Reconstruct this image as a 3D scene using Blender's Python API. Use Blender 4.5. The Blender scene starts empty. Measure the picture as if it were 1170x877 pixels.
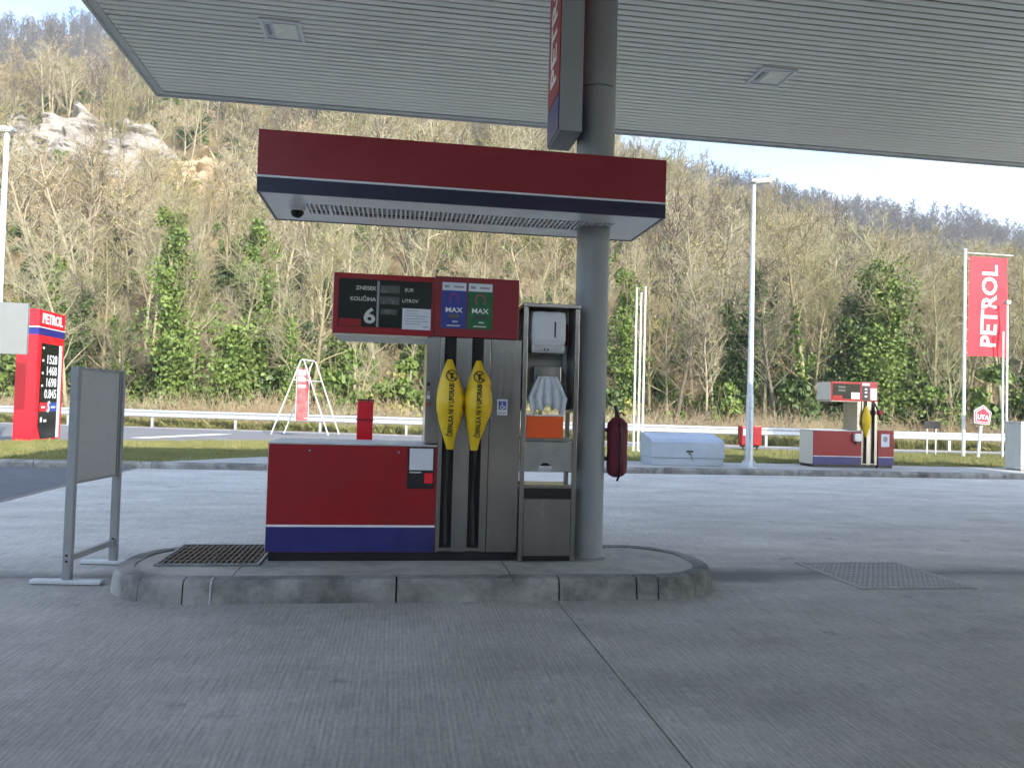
import bpy, bmesh, math, random
import numpy as np
from mathutils import Vector, Matrix, noise as mnoise

# ------------------------------------------------------------------ camera, sky, sun, exposure
sc = bpy.context.scene
col = sc.collection
R = math.radians
YAW = R(8.5)                      # the station is turned a little against the view
cam_d = bpy.data.cameras.new('camera'); cam = bpy.data.objects.new('camera', cam_d); col.objects.link(cam)
sc.camera = cam
cam_d.sensor_fit = 'HORIZONTAL'; cam_d.sensor_width = 36.0; cam_d.lens = 36.0 * 879.0 / 1170.0
cam_d.clip_start = 0.05; cam_d.clip_end = 5000
_p, _r = R(1.75), R(1.6)
_F = Vector((0, math.cos(_p), math.sin(_p))); _R0 = Vector((1, 0, 0)); _U0 = _R0.cross(_F)
_R = _R0 * math.cos(_r) + _U0 * math.sin(_r); _U = -_R0 * math.sin(_r) + _U0 * math.cos(_r)
cam.matrix_world = Matrix(((_R.x, _U.x, -_F.x, 0), (_R.y, _U.y, -_F.y, 0), (_R.z, _U.z, -_F.z, 1.3), (0, 0, 0, 1)))

SUN_EL = R(29)
_az = YAW + R(-90 + 24)           # direction towards the sun, in the ground plane: behind the camera, a little to the right
sun_dir = Vector((math.cos(_az) * math.cos(SUN_EL), math.sin(_az) * math.cos(SUN_EL), math.sin(SUN_EL)))
sun_l = bpy.data.lights.new('sun', 'SUN'); sun_l.energy = 2.2; sun_l.angle = R(0.6); sun_l.color = (1.0, 0.93, 0.82)
sun = bpy.data.objects.new('sun', sun_l); col.objects.link(sun)
sun.rotation_euler = sun_dir.to_track_quat('Z', 'Y').to_euler(); sun.location = (0, -20, 30)

world = bpy.data.worlds.new('World'); sc.world = world; world.use_nodes = True
wn, wl = world.node_tree.nodes, world.node_tree.links
wn.clear()
w_out = wn.new('ShaderNodeOutputWorld'); w_bg = wn.new('ShaderNodeBackground'); w_bg.inputs['Strength'].default_value = 0.13
sky = wn.new('ShaderNodeTexSky'); sky.sky_type = 'NISHITA'; sky.sun_disc = False
sky.sun_elevation = SUN_EL
sky.sun_rotation = math.atan2(sun_dir.x, sun_dir.y)
sky.altitude = 200; sky.air_density = 1.0; sky.dust_density = 0.6; sky.ozone_density = 1.3
# thin clouds over the whole sky
wtc = wn.new('ShaderNodeTexCoord'); wmap = wn.new('ShaderNodeMapping'); wmap.inputs['Location'].default_value = (7.3, 2.2, 5.5); wmap.inputs['Scale'].default_value = (1.2, 1.2, 4.0)
wnz = wn.new('ShaderNodeTexNoise'); wnz.inputs['Scale'].default_value = 2.3; wnz.inputs['Detail'].default_value = 7; wnz.inputs['Roughness'].default_value = 0.55
wrp = wn.new('ShaderNodeValToRGB'); wrp.color_ramp.elements[0].position = 0.47; wrp.color_ramp.elements[1].position = 0.70
wrp.color_ramp.elements[0].color = (0.0, 0.0, 0.0, 1); wrp.color_ramp.elements[1].color = (0.75, 0.75, 0.75, 1)
wmx = wn.new('ShaderNodeMix'); wmx.data_type = 'RGBA'; wmx.inputs['B'].default_value = (2.9, 2.85, 2.8, 1)
wl.new(wtc.outputs['Generated'], wmap.inputs['Vector']); wl.new(wmap.outputs['Vector'], wnz.inputs['Vector'])
wl.new(wnz.outputs['Fac'], wrp.inputs['Fac']); wl.new(wrp.outputs['Color'], wmx.inputs['Factor'])
wl.new(sky.outputs['Color'], wmx.inputs['A']); wl.new(wmx.outputs['Result'], w_bg.inputs['Color'])
wl.new(w_bg.outputs['Background'], w_out.inputs['Surface'])

sc.view_settings.view_transform = 'Standard'; sc.view_settings.look = 'None'
sc.view_settings.exposure = 2.0; sc.view_settings.gamma = 1.0; sc.view_settings.use_curve_mapping = False
sc.cycles.max_bounces = 7; sc.cycles.diffuse_bounces = 4; sc.cycles.glossy_bounces = 4; sc.cycles.transparent_max_bounces = 8
sc.cycles.use_denoising = True; sc.cycles.use_adaptive_sampling = True; sc.cycles.adaptive_threshold = 0.04; sc.cycles.volume_bounces = 0
sc.cycles.sample_clamp_indirect = 8.0

# ------------------------------------------------------------------ helpers
rng = random.Random(7)
ORG = Vector((0, 5.6, 0)); CU, SU = math.cos(YAW), math.sin(YAW)
def fw(u, v, z=0.0):              # station coordinates -> world
    return Vector((ORG.x + u * CU - v * SU, ORG.y + u * SU + v * CU, z))

def nod(m, t): return m.node_tree.nodes.new(t)
def mat(name, color, rough=0.6, metal=0.0, var=0.12, scale=6.0, bump=0.0, bscale=60.0, stretch=(1, 1, 1), color2=None, spec=0.5, world_co=False, dirt=0.0, dirt_col=(0.06, 0.055, 0.05), coat=0.0, dirt_p=(0.5, 0.78), dirt_s=0.35):
    """painted / metal / mineral surface: base colour with two layers of noise, uneven gloss, fine relief"""
    m = bpy.data.materials.new(name); m.use_nodes = True
    n, l = m.node_tree.nodes, m.node_tree.links
    b = n['Principled BSDF']
    b.inputs['Metallic'].default_value = metal; b.inputs['Specular IOR Level'].default_value = spec; b.inputs['Coat Weight'].default_value = coat
    tc = nod(m, 'ShaderNodeTexCoord'); mp = nod(m, 'ShaderNodeMapping'); mp.inputs['Scale'].default_value = stretch
    if world_co:
        g = nod(m, 'ShaderNodeNewGeometry'); l.new(g.outputs['Position'], mp.inputs['Vector'])
    else:
        l.new(tc.outputs['Object'], mp.inputs['Vector'])
    n1 = nod(m, 'ShaderNodeTexNoise'); n1.inputs['Scale'].default_value = scale; n1.inputs['Detail'].default_value = 6; n1.inputs['Roughness'].default_value = 0.6
    l.new(mp.outputs['Vector'], n1.inputs['Vector'])
    rp = nod(m, 'ShaderNodeValToRGB'); rp.color_ramp.elements[0].position = 0.3; rp.color_ramp.elements[1].position = 0.7
    c = Vector(color)
    c2 = Vector(color2) if color2 else c * (1 + var)
    c1 = c if color2 else c * (1 - var)
    rp.color_ramp.elements[0].color = (*c1, 1); rp.color_ramp.elements[1].color = (*c2, 1)
    l.new(n1.outputs['Fac'], rp.inputs['Fac'])
    src = rp.outputs['Color']
    if dirt > 0:
        n3 = nod(m, 'ShaderNodeTexNoise'); n3.inputs['Scale'].default_value = scale * dirt_s; n3.inputs['Detail'].default_value = 9; n3.inputs['Roughness'].default_value = 0.7
        l.new(mp.outputs['Vector'], n3.inputs['Vector'])
        r3 = nod(m, 'ShaderNodeValToRGB'); r3.color_ramp.elements[0].position = dirt_p[0]; r3.color_ramp.elements[1].position = dirt_p[1]
        r3.color_ramp.elements[0].color = (0, 0, 0, 1); r3.color_ramp.elements[1].color = (dirt, dirt, dirt, 1)
        l.new(n3.outputs['Fac'], r3.inputs['Fac'])
        mx = nod(m, 'ShaderNodeMix'); mx.data_type = 'RGBA'; mx.inputs['B'].default_value = (*dirt_col, 1)
        l.new(r3.outputs['Color'], mx.inputs['Factor']); l.new(src, mx.inputs['A']); src = mx.outputs['Result']
    l.new(src, b.inputs['Base Color'])
    mr = nod(m, 'ShaderNodeMapRange'); mr.inputs['To Min'].default_value = max(0.05, rough - 0.12); mr.inputs['To Max'].default_value = min(1, rough + 0.12)
    l.new(n1.outputs['Fac'], mr.inputs['Value']); l.new(mr.outputs['Result'], b.inputs['Roughness'])
    if bump > 0:
        n2 = nod(m, 'ShaderNodeTexNoise'); n2.inputs['Scale'].default_value = bscale; n2.inputs['Detail'].default_value = 5
        l.new(mp.outputs['Vector'], n2.inputs['Vector'])
        bp = nod(m, 'ShaderNodeBump'); bp.inputs['Strength'].default_value = bump; bp.inputs['Distance'].default_value = 0.02
        l.new(n2.outputs['Fac'], bp.inputs['Height']); l.new(bp.outputs['Normal'], b.inputs['Normal'])
    return m

class MB:
    """collects shapes; build() links them as one mesh object"""
    def __init__(s): s.v = []; s.f = []; s.sm = []
    def add(s, vs, fs, smooth=False):
        o = len(s.v); s.v.extend([tuple(p) for p in vs]); s.f.extend([tuple(i + o for i in q) for q in fs]); s.sm.extend([smooth] * len(fs)); return s
    def box(s, x0, x1, y0, y1, z0, z1, ch=0.0):
        if ch <= 0:
            return s.add([(x0,y0,z0),(x1,y0,z0),(x1,y1,z0),(x0,y1,z0),(x0,y0,z1),(x1,y0,z1),(x1,y1,z1),(x0,y1,z1)],
                         [(0,3,2,1),(4,5,6,7),(0,1,5,4),(1,2,6,5),(2,3,7,6),(3,0,4,7)])
        bm = bmesh.new(); bmesh.ops.create_cube(bm, size=1.0)
        for q in bm.verts: q.co = Vector(((x0+x1)/2 + q.co.x*(x1-x0), (y0+y1)/2 + q.co.y*(y1-y0), (z0+z1)/2 + q.co.z*(z1-z0)))
        bmesh.ops.bevel(bm, geom=list(bm.edges), offset=ch, segments=2, affect='EDGES', profile=0.6)
        bm.verts.index_update()
        s.add([q.co.copy() for q in bm.verts], [[q.index for q in f.verts] for f in bm.faces]); bm.free(); return s
    def prism(s, poly, a, b, axis='y'):
        n = len(poly)
        def P(p, t): return {'y': (p[0], t, p[1]), 'x': (t, p[0], p[1]), 'z': (p[0], p[1], t)}[axis]
        vs = [P(p, a) for p in poly] + [P(p, b) for p in poly]
        fs = [tuple(range(n)), tuple(range(2*n-1, n-1, -1))] + [(i, i+n, (i+1) % n + n, (i+1) % n) for i in range(n)]
        return s.add(vs, fs)
    def tube(s, pts, rad, n=8, cap=True, smooth=True):
        pts = [Vector(p) for p in pts]
        if not hasattr(rad, '__len__'): rad = [rad] * len(pts)
        vs = []; k = len(pts)
        for i, p in enumerate(pts):
            d = (pts[min(i+1, k-1)] - pts[max(i-1, 0)]).normalized()
            a = d.cross(Vector((0, 0, 1))); a = a.normalized() if a.length > 1e-4 else Vector((1, 0, 0))
            b = d.cross(a).normalized()
            for j in range(n):
                t = 2*math.pi*j/n; vs.append(p + (a*math.cos(t) + b*math.sin(t))*rad[i])
        fs = [(i*n+j, i*n+(j+1) % n, (i+1)*n+(j+1) % n, (i+1)*n+j) for i in range(k-1) for j in range(n)]
        s.add(vs, fs, smooth)
        if cap: s.add(vs[:n], [tuple(range(n-1, -1, -1))]); s.add(vs[-n:], [tuple(range(n))])
        return s
    def lathe(s, prof, c=(0, 0), n=24, smooth=True):
        vs = [(c[0]+r*math.cos(2*math.pi*j/n), c[1]+r*math.sin(2*math.pi*j/n), z) for r, z in prof for j in range(n)]
        k = len(prof)
        fs = [(i*n+j, i*n+(j+1) % n, (i+1)*n+(j+1) % n, (i+1)*n+j) for i in range(k-1) for j in range(n)]
        s.add(vs, fs, smooth); s.add(vs[:n], [tuple(range(n-1, -1, -1))]); s.add(vs[-n:], [tuple(range(n))]); return s
    def mesh(s, name):
        me = bpy.data.meshes.new(name); me.from_pydata(s.v, [], s.f); me.polygons.foreach_set('use_smooth', s.sm); me.update()
        bm = bmesh.new(); bm.from_mesh(me); bmesh.ops.recalc_face_normals(bm, faces=bm.faces); bm.to_mesh(me); bm.free(); return me
    def build(s, name, m, parent=None):
        me = s.mesh(name); me.materials.append(m); return link(name, me, parent)

def link(name, me, parent=None):
    o = bpy.data.objects.new(name, me); col.objects.link(o)
    if parent is not None: o.parent = parent
    return o
def tag(o, label=None, cat=None, group=None, kind=None):
    for k, val in (('label', label), ('category', cat), ('group', group), ('kind', kind)):
        if val: o[k] = val
    return o
def thing(name, label, cat, loc, rot=YAW, group=None):
    o = bpy.data.objects.new(name, None); col.objects.link(o); o.empty_display_size = 0.1
    o.location = loc; o.rotation_euler = (0, 0, rot); return tag(o, label, cat, group)
def copy_tree(o, parent=None):
    c = o.copy(); col.objects.link(c)
    if parent is not None: c.parent = parent
    for ch in [x for x in col.objects if x.parent == o]: copy_tree(ch, c)
    return c
def text_mb(txt, size, bold=0.0, depth=0.0008, sx=1.0, shear=0.0, align='CENTER', spacing=1.0):
    """lettering as mesh data, in the x-z plane facing -y, centred on the origin"""
    cu = bpy.data.curves.new('t', 'FONT'); cu.body = txt; cu.size = size; cu.align_x = align; cu.align_y = 'CENTER'
    cu.offset = bold; cu.extrude = depth; cu.shear = shear; cu.resolution_u = 3; cu.space_character = spacing
    o = bpy.data.objects.new('t', cu); col.objects.link(o)
    dg = bpy.context.evaluated_depsgraph_get(); me = bpy.data.meshes.new_from_object(o.evaluated_get(dg))
    vs = [(q.co.x*sx, -q.co.z, q.co.y) for q in me.vertices]; fs = [tuple(p.vertices) for p in me.polygons]
    bpy.data.objects.remove(o); bpy.data.curves.remove(cu); bpy.data.meshes.remove(me)
    mb = MB(); mb.add(vs, fs); return mb
def moved(mb, fn): mb.v = [tuple(fn(*p)) for p in mb.v]; return mb
def lettering(txt, size, m, parent, at, rot=0.0, name='lettering', bold=0.0, sx=1.0, shear=0.0, face='-y', align='CENTER', depth=0.0008, spacing=1.0):
    mb = text_mb(txt, size, bold, depth, sx, shear, align, spacing); c, s_ = math.cos(rot), math.sin(rot)
    def fn(x, y, z):
        x, z = x*c - z*s_, x*s_ + z*c
        if face == '+x': return (at[0]-y, at[1]+x, at[2]+z)
        if face == '-x': return (at[0]+y, at[1]-x, at[2]+z)
        return (at[0]+x, at[1]+y, at[2]+z)
    return moved(mb, fn).build(name, m, parent)

# ------------------------------------------------------------------ materials
M = {}
M['red'] = mat('red_paint', (0.29, 0.008, 0.013), 0.36, spec=0.35, var=0.10, scale=3, dirt=0.5, dirt_col=(0.17, 0.035, 0.035), bump=0.05, bscale=5, dirt_p=(0.4, 0.75))
M['red_dark'] = mat('red_panel', (0.225, 0.011, 0.020), 0.36, var=0.10, scale=3, dirt=0.25, dirt_col=(0.12, 0.02, 0.02))
M['navy'] = mat('navy_paint', (0.020, 0.022, 0.145), 0.35, var=0.2, scale=4, dirt=0.3)
M['navy_dark'] = mat('navy_fascia', (0.012, 0.012, 0.042), 0.35, var=0.2, scale=4, dirt=0.2)
M['blue_deep'] = mat('deep_blue_paint', (0.02, 0.022, 0.22), 0.35, var=0.1)
M['panel_grey'] = mat('light_grey_panel', (0.23, 0.24, 0.235), 0.5, var=0.04, scale=2, dirt=0.2, dirt_col=(0.25, 0.25, 0.24))
M['white'] = mat('white_paint', (0.72, 0.72, 0.70), 0.45, var=0.05, scale=5, dirt=0.2, dirt_col=(0.4, 0.38, 0.34))
M['cream'] = mat('cream_panel', (0.55, 0.52, 0.44), 0.4, var=0.06, scale=3, dirt=0.2, dirt_col=(0.3, 0.27, 0.2))
M['plastic_white'] = mat('white_plastic', (0.62, 0.64, 0.68), 0.3, var=0.03, scale=4)
M['steel'] = mat('brushed_steel', (0.34, 0.33, 0.32), 0.22, metal=0.92, var=0.12, scale=9, stretch=(1, 1, 0.08), bump=0.05, bscale=90, dirt=0.35, dirt_col=(0.12, 0.11, 0.10))
M['steel_dull'] = mat('dull_steel', (0.36, 0.36, 0.35), 0.45, metal=0.8, var=0.12, scale=6, dirt=0.4, dirt_col=(0.12, 0.11, 0.10))
M['galv'] = mat('galvanised_steel', (0.55, 0.57, 0.58), 0.5, metal=0.55, var=0.12, scale=10, dirt=0.25, dirt_col=(0.3, 0.3, 0.28))
M['grey_paint'] = mat('grey_paint', (0.26, 0.275, 0.285), 0.5, var=0.06, scale=2.5, dirt=0.35, dirt_col=(0.12, 0.11, 0.10), bump=0.04, bscale=12)
M['grey_dark'] = mat('dark_grey_paint', (0.28, 0.283, 0.29), 0.5, var=0.1, scale=5, dirt=0.3)
M['soffit'] = mat('grey_sheet_soffit', (0.80, 0.80, 0.79), 0.22, var=0.05, scale=2, dirt=0.25, dirt_col=(0.28, 0.27, 0.25))
M['slat'] = mat('ceiling_slat', (0.77, 0.77, 0.69), 0.32, var=0.05, scale=0.6, dirt=0.12, dirt_col=(0.3, 0.3, 0.28), world_co=True)
M['black'] = mat('black_plastic', (0.012, 0.012, 0.014), 0.35, var=0.2, scale=8)
M['rubber'] = mat('black_rubber', (0.018, 0.018, 0.018), 0.7, var=0.3, scale=10)
M['glass_black'] = mat('display_glass', (0.010, 0.013, 0.011), 0.2, var=0.2, scale=3, spec=0.22)
M['grey_text'] = mat('grey_print', (0.55, 0.56, 0.52), 0.5, var=0.08, scale=9)
M['lcd'] = mat('dark_lcd', (0.075, 0.08, 0.075), 0.25, var=0.15, scale=10)
M['yellow'] = mat('yellow_cover', (0.78, 0.52, 0.012), 0.45, var=0.08, scale=9, bump=0.35, bscale=12, dirt=0.45, dirt_col=(0.36, 0.20, 0.01), dirt_p=(0.42, 0.72))
M['ink'] = mat('black_ink', (0.015, 0.013, 0.01), 0.6, var=0.1)
M['orange'] = mat('orange_plastic', (0.80, 0.10, 0.012), 0.4, var=0.05, scale=5)
M['paper'] = mat('white_paper', (0.62, 0.64, 0.70), 0.7, var=0.03, scale=8)
M['pale_layer'] = mat('glove_film', (0.62, 0.64, 0.68), 0.4, var=0.08, scale=12)
M['blue_label'] = mat('blue_label', (0.025, 0.045, 0.24), 0.4, var=0.25, scale=18)
M['green_label'] = mat('green_label', (0.012, 0.11, 0.04), 0.4, var=0.3, scale=18)
M['purple'] = mat('purple_print', (0.20, 0.03, 0.20), 0.5)
M['rose'] = mat('rose_print', (0.28, 0.07, 0.07), 0.5)
M['blue_sign'] = mat('blue_print', (0.03, 0.08, 0.38), 0.5)
M['burgundy'] = mat('burgundy_fabric', (0.13, 0.010, 0.025), 0.75, var=0.2, scale=14, bump=0.2, bscale=25)
M['rust'] = mat('rusty_iron', (0.13, 0.105, 0.085), 0.7, metal=0.3, color2=(0.19, 0.14, 0.10), scale=12, bump=0.2, bscale=80)
M['iron'] = mat('worn_iron', (0.22, 0.225, 0.235), 0.5, metal=0.5, var=0.2, scale=12, dirt=0.4)
M['grate_steel'] = mat('dusty_steel', (0.36, 0.35, 0.32), 0.6, var=0.2, scale=6, dirt=0.6, dirt_col=(0.16, 0.15, 0.14), dirt_p=(0.4, 0.7))
M['pit'] = mat('drain_pit', (0.02, 0.02, 0.02), 0.9, var=0.3)
M['kerb'] = mat('kerb_stone', (0.22, 0.214, 0.20), 0.85, color2=(0.40, 0.388, 0.36), scale=3.2, bump=0.35, bscale=45, dirt=0.85, dirt_col=(0.055, 0.052, 0.049), world_co=True, dirt_p=(0.42, 0.66), dirt_s=0.7)
M['mortar'] = mat('pale_mortar', (0.46, 0.46, 0.47), 0.9, var=0.15, scale=20, bump=0.3)
M['island_top'] = mat('island_concrete', (0.36, 0.345, 0.305), 0.85, color2=(0.50, 0.48, 0.43), scale=3.2, bump=0.25, bscale=70, dirt=0.6, dirt_col=(0.11, 0.10, 0.085), world_co=True, dirt_p=(0.44, 0.72), dirt_s=0.9)
M['pavement'] = mat('pavement_concrete', (0.34, 0.33, 0.30), 0.9, color2=(0.44, 0.43, 0.40), scale=2.2, bump=0.2, world_co=True, dirt=0.3, dirt_col=(0.2, 0.19, 0.16))
M['asphalt'] = mat('asphalt', (0.105, 0.11, 0.12), 0.9, color2=(0.15, 0.155, 0.165), scale=2.0, bump=0.5, bscale=120, world_co=True, dirt=0.3, dirt_col=(0.08, 0.08, 0.08))
M['road'] = mat('road_asphalt', (0.16, 0.16, 0.165), 0.9, color2=(0.21, 0.21, 0.215), scale=0.8, bump=0.3, bscale=60, world_co=True)
M['grass_soil'] = mat('grass_soil', (0.16, 0.155, 0.06), 0.95, color2=(0.25, 0.23, 0.11), scale=1.6, bump=0.6, bscale=30, world_co=True, dirt=0.3, dirt_col=(0.20, 0.16, 0.08))
M['soil'] = mat('bare_soil', (0.17, 0.12, 0.075), 0.95, color2=(0.26, 0.19, 0.12), scale=0.5, bump=0.5, bscale=6, world_co=True, dirt=0.4, dirt_col=(0.09, 0.10, 0.035))
M['flag'] = mat('red_flag_cloth', (0.62, 0.018, 0.035), 0.6, var=0.06, scale=4)
M['red_bright'] = mat('red_totem', (0.78, 0.010, 0.025), 0.3, var=0.05, scale=2)
M['sign_white'] = mat('white_print', (0.78, 0.78, 0.78), 0.5, var=0.02)
M['diff'] = mat('lamp_diffuser', (0.85, 0.84, 0.74), 0.25, var=0.06, scale=12)
M['bark_pale'] = mat('pale_bark', (0.43, 0.35, 0.25), 0.9, color2=(0.32, 0.32, 0.185), scale=.07, world_co=True)
M['bark'] = mat('grey_brown_bark', (0.33, 0.25, 0.165), 0.9, color2=(0.25, 0.245, 0.115), scale=.06, world_co=True)
M['bark_dark'] = mat('dark_bark', (0.10, 0.085, 0.06), 0.9, color2=(0.18, 0.15, 0.105), scale=3, world_co=True)
def leafmat(name, a, b, s=0.9):
    m = mat(name, a, 0.55, color2=b, scale=s, world_co=True, spec=0.35)
    bs = m.node_tree.nodes['Principled BSDF']; bs.inputs['Subsurface Weight'].default_value = 0.0
    return m
M['ivy'] = leafmat('ivy_leaf', (0.075, 0.125, 0.026), (0.19, 0.26, 0.06))
M['ivy_dark'] = leafmat('dark_ivy_leaf', (0.045, 0.075, 0.024), (0.10, 0.15, 0.045))
M['bud'] = leafmat('spring_bud', (0.22, 0.22, 0.055), (0.33, 0.31, 0.10), 0.4)
M['budbrown'] = leafmat('catkin_bud', (0.25, 0.19, 0.10), (0.34, 0.27, 0.15), 0.4)
M['dry'] = leafmat('dry_stem', (0.34, 0.245, 0.145), (0.50, 0.38, 0.235), 0.3)
M['grass'] = leafmat('grass_blade', (0.15, 0.16, 0.045), (0.27, 0.26, 0.10), 1.5)
M['rock'] = mat('pale_limestone', (0.23, 0.21, 0.185), 0.95, color2=(0.42, 0.39, 0.345), scale=0.5, bump=0.9, bscale=1.6, world_co=True, dirt=0.8, dirt_col=(0.12, 0.10, 0.08))
M['earth'] = mat('bare_tan_earth', (0.40, 0.30, 0.18), 0.95, color2=(0.52, 0.41, 0.27), scale=0.4, bump=0.6, bscale=2.0, world_co=True, dirt=0.4, dirt_col=(0.2, 0.15, 0.09))

# concrete of the forecourt: broom strokes along the lanes, lane wear with canopy shade painted in, a dirty gutter where water runs off
def concrete_mat(name, ca, cb, pa, pb):
    m = bpy.data.materials.new(name); m.use_nodes = True
    n, l = m.node_tree.nodes, m.node_tree.links; b = n['Principled BSDF']
    g = nod(m, 'ShaderNodeNewGeometry'); mp = nod(m, 'ShaderNodeMapping'); mp.vector_type = 'POINT'
    mp.inputs['Rotation'].default_value = (0, 0, -YAW)
    sub = nod(m, 'ShaderNodeVectorMath'); sub.operation = 'SUBTRACT'; sub.inputs[1].default_value = (0, 5.6, 0)
    l.new(g.outputs['Position'], sub.inputs[0]); l.new(sub.outputs[0], mp.inputs['Vector'])
    def nz(scale, stretch, detail=6, rough=0.6):
        k = nod(m, 'ShaderNodeMapping'); k.inputs['Scale'].default_value = stretch; l.new(mp.outputs['Vector'], k.inputs['Vector'])
        t = nod(m, 'ShaderNodeTexNoise'); t.inputs['Scale'].default_value = scale; t.inputs['Detail'].default_value = detail; t.inputs['Roughness'].default_value = rough
        l.new(k.outputs['Vector'], t.inputs['Vector']); return t.outputs['Fac']
    def ramp(src, p0, p1, c0, c1):
        r = nod(m, 'ShaderNodeValToRGB'); r.color_ramp.elements[0].position = p0; r.color_ramp.elements[1].position = p1
        r.color_ramp.elements[0].color = (*c0, 1); r.color_ramp.elements[1].color = (*c1, 1); l.new(src, r.inputs['Fac']); return r.outputs['Color']
    def mix(f, a, bb, mode='MIX'):
        x = nod(m, 'ShaderNodeMix'); x.data_type = 'RGBA'; x.blend_type = mode
        for s, key in ((f, 'Factor'), (a, 'A'), (bb, 'B')):
            if isinstance(s, (int, float)): x.inputs[key].default_value = s
            elif isinstance(s, tuple): x.inputs[key].default_value = (*s, 1)
            else: l.new(s, x.inputs[key])
        return x.outputs['Result']
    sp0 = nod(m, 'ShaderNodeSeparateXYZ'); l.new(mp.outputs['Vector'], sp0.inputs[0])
    pale_layer = nod(m, 'ShaderNodeMapRange'); pale_layer.interpolation_type = 'SMOOTHSTEP'; pale_layer.inputs['From Min'].default_value = 0.2; pale_layer.inputs['From Max'].default_value = 1.7  # darker under the canopy: lane wear and canopy shade put into colour
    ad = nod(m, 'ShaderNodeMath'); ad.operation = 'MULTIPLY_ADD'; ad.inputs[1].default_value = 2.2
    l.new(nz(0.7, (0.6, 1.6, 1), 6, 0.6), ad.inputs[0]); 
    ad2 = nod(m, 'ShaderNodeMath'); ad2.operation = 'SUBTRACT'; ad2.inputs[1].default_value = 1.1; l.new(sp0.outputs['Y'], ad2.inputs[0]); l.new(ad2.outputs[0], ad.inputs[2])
    l.new(ad.outputs[0], pale_layer.inputs['Value'])
    base = mix(pale_layer.outputs['Result'], ramp(nz(0.8, (1, 1, 1)), 0.3, 0.72, ca, cb), ramp(nz(0.8, (1, 1, 1)), 0.3, 0.72, pa, pb))
    wv = nod(m, 'ShaderNodeTexWave'); wv.wave_type = 'BANDS'; wv.bands_direction = 'X'; wv.inputs['Scale'].default_value = 13.0; wv.inputs['Distortion'].default_value = 3.0; wv.inputs['Detail'].default_value = 4; wv.inputs['Detail Scale'].default_value = 5.0
    kw = nod(m, 'ShaderNodeMapping'); kw.inputs['Scale'].default_value = (1, 0.22, 1); l.new(mp.outputs['Vector'], kw.inputs['Vector']); l.new(kw.outputs['Vector'], wv.inputs['Vector'])
    tine = ramp(wv.outputs['Fac'], 0.15, 0.75, (0.90, 0.90, 0.90), (1.05, 1.05, 1.05))
    patch = ramp(nz(0.9, (1, 0.5, 1), 5, 0.6), 0.36, 0.62, (0.05, 0.05, 0.05), (1, 1, 1))
    tine = mix(patch, (0.99, 0.99, 0.99), tine)
    broom = mix(1.0, tine, ramp(nz(60, (1, 0.06, 1), 3, 0.7), 0.3, 0.7, (0.74, 0.74, 0.74), (1.2, 1.2, 1.2)), 'MULTIPLY')
    c = mix(0.85, base, broom, 'MULTIPLY')
    streak = ramp(nz(1.5, (0.55, 1.3, 1), 8, 0.68), 0.36, 0.72, (1.10, 1.10, 1.10), (0.62, 0.62, 0.61))
    c = mix(0.75, c, streak, 'MULTIPLY')
    speck = ramp(nz(42, (1, 0.6, 1), 6, 0.85), 0.40, 0.62, (0.78, 0.78, 0.78), (1.12, 1.12, 1.12))
    c = mix(0.8, c, speck, 'MULTIPLY')
    # oil spots
    spots = ramp(nz(3.1, (1, 1, 1), 6, 0.62), 0.63, 0.74, (0, 0, 0), (0.6, 0.6, 0.6))
    c = mix(spots, c, (0.10, 0.10, 0.10))
    # gutter line
    sp = nod(m, 'ShaderNodeSeparateXYZ'); l.new(mp.outputs['Vector'], sp.inputs[0])
    def mth(op, a, bb=None):
        x = nod(m, 'ShaderNodeMath'); x.operation = op
        for i, s in enumerate((a, bb)):
            if s is None: continue
            if isinstance(s, (int, float)): x.inputs[i].default_value = s
            else: l.new(s, x.inputs[i])
        return x.outputs[0]
    wob = mth('MULTIPLY', mth('SUBTRACT', nz(1.1, (1, 1, 1), 5, 0.6), 0.5), 0.75)
    dist = mth('ABSOLUTE', mth('ADD', mth('SUBTRACT', sp.outputs['Y'], 0.42), wob))
    gut = ramp(dist, 0.02, 0.30, (0.72, 0.72, 0.72), (0, 0, 0))
    c = mix(gut, c, (0.105, 0.105, 0.10))
    # oily stain where the lane turns round the island end
    dx = mth('DIVIDE', mth('SUBTRACT', sp.outputs['X'], 1.95), 0.75); dy = mth('DIVIDE', mth('SUBTRACT', sp.outputs['Y'], 0.30), 0.24)
    rad = mth('SQRT', mth('ADD', mth('MULTIPLY', dx, dx), mth('MULTIPLY', dy, dy)))
    rad = mth('ADD', rad, mth('MULTIPLY', mth('SUBTRACT', nz(2.2, (1, 1, 1), 6, 0.65), 0.5), 1.8))
    c = mix(ramp(rad, 0.35, 1.0, (0.78, 0.78, 0.78), (0, 0, 0)), c, (0.085, 0.083, 0.078))
    l.new(c, b.inputs['Base Color'])
    rr = nod(m, 'ShaderNodeMapRange'); rr.inputs['To Min'].default_value = 0.55; rr.inputs['To Max'].default_value = 0.85
    l.new(nz(2.0, (1, 0.3, 1)), rr.inputs['Value']); l.new(rr.outputs['Result'], b.inputs['Roughness'])
    bp = nod(m, 'ShaderNodeBump'); bp.inputs['Strength'].default_value = 0.22; bp.inputs['Distance'].default_value = 0.005
    hs = mth('ADD', wv.outputs['Fac'], mth('MULTIPLY', nz(120, (1, 1, 1), 3, 0.7), 0.6))
    l.new(hs, bp.inputs['Height']); l.new(bp.outputs['Normal'], b.inputs['Normal'])
    return m
M['concrete'] = concrete_mat('forecourt_concrete', (0.375, 0.355, 0.317), (0.495, 0.468, 0.42), (0.57, 0.54, 0.49), (0.665, 0.63, 0.575))

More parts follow.
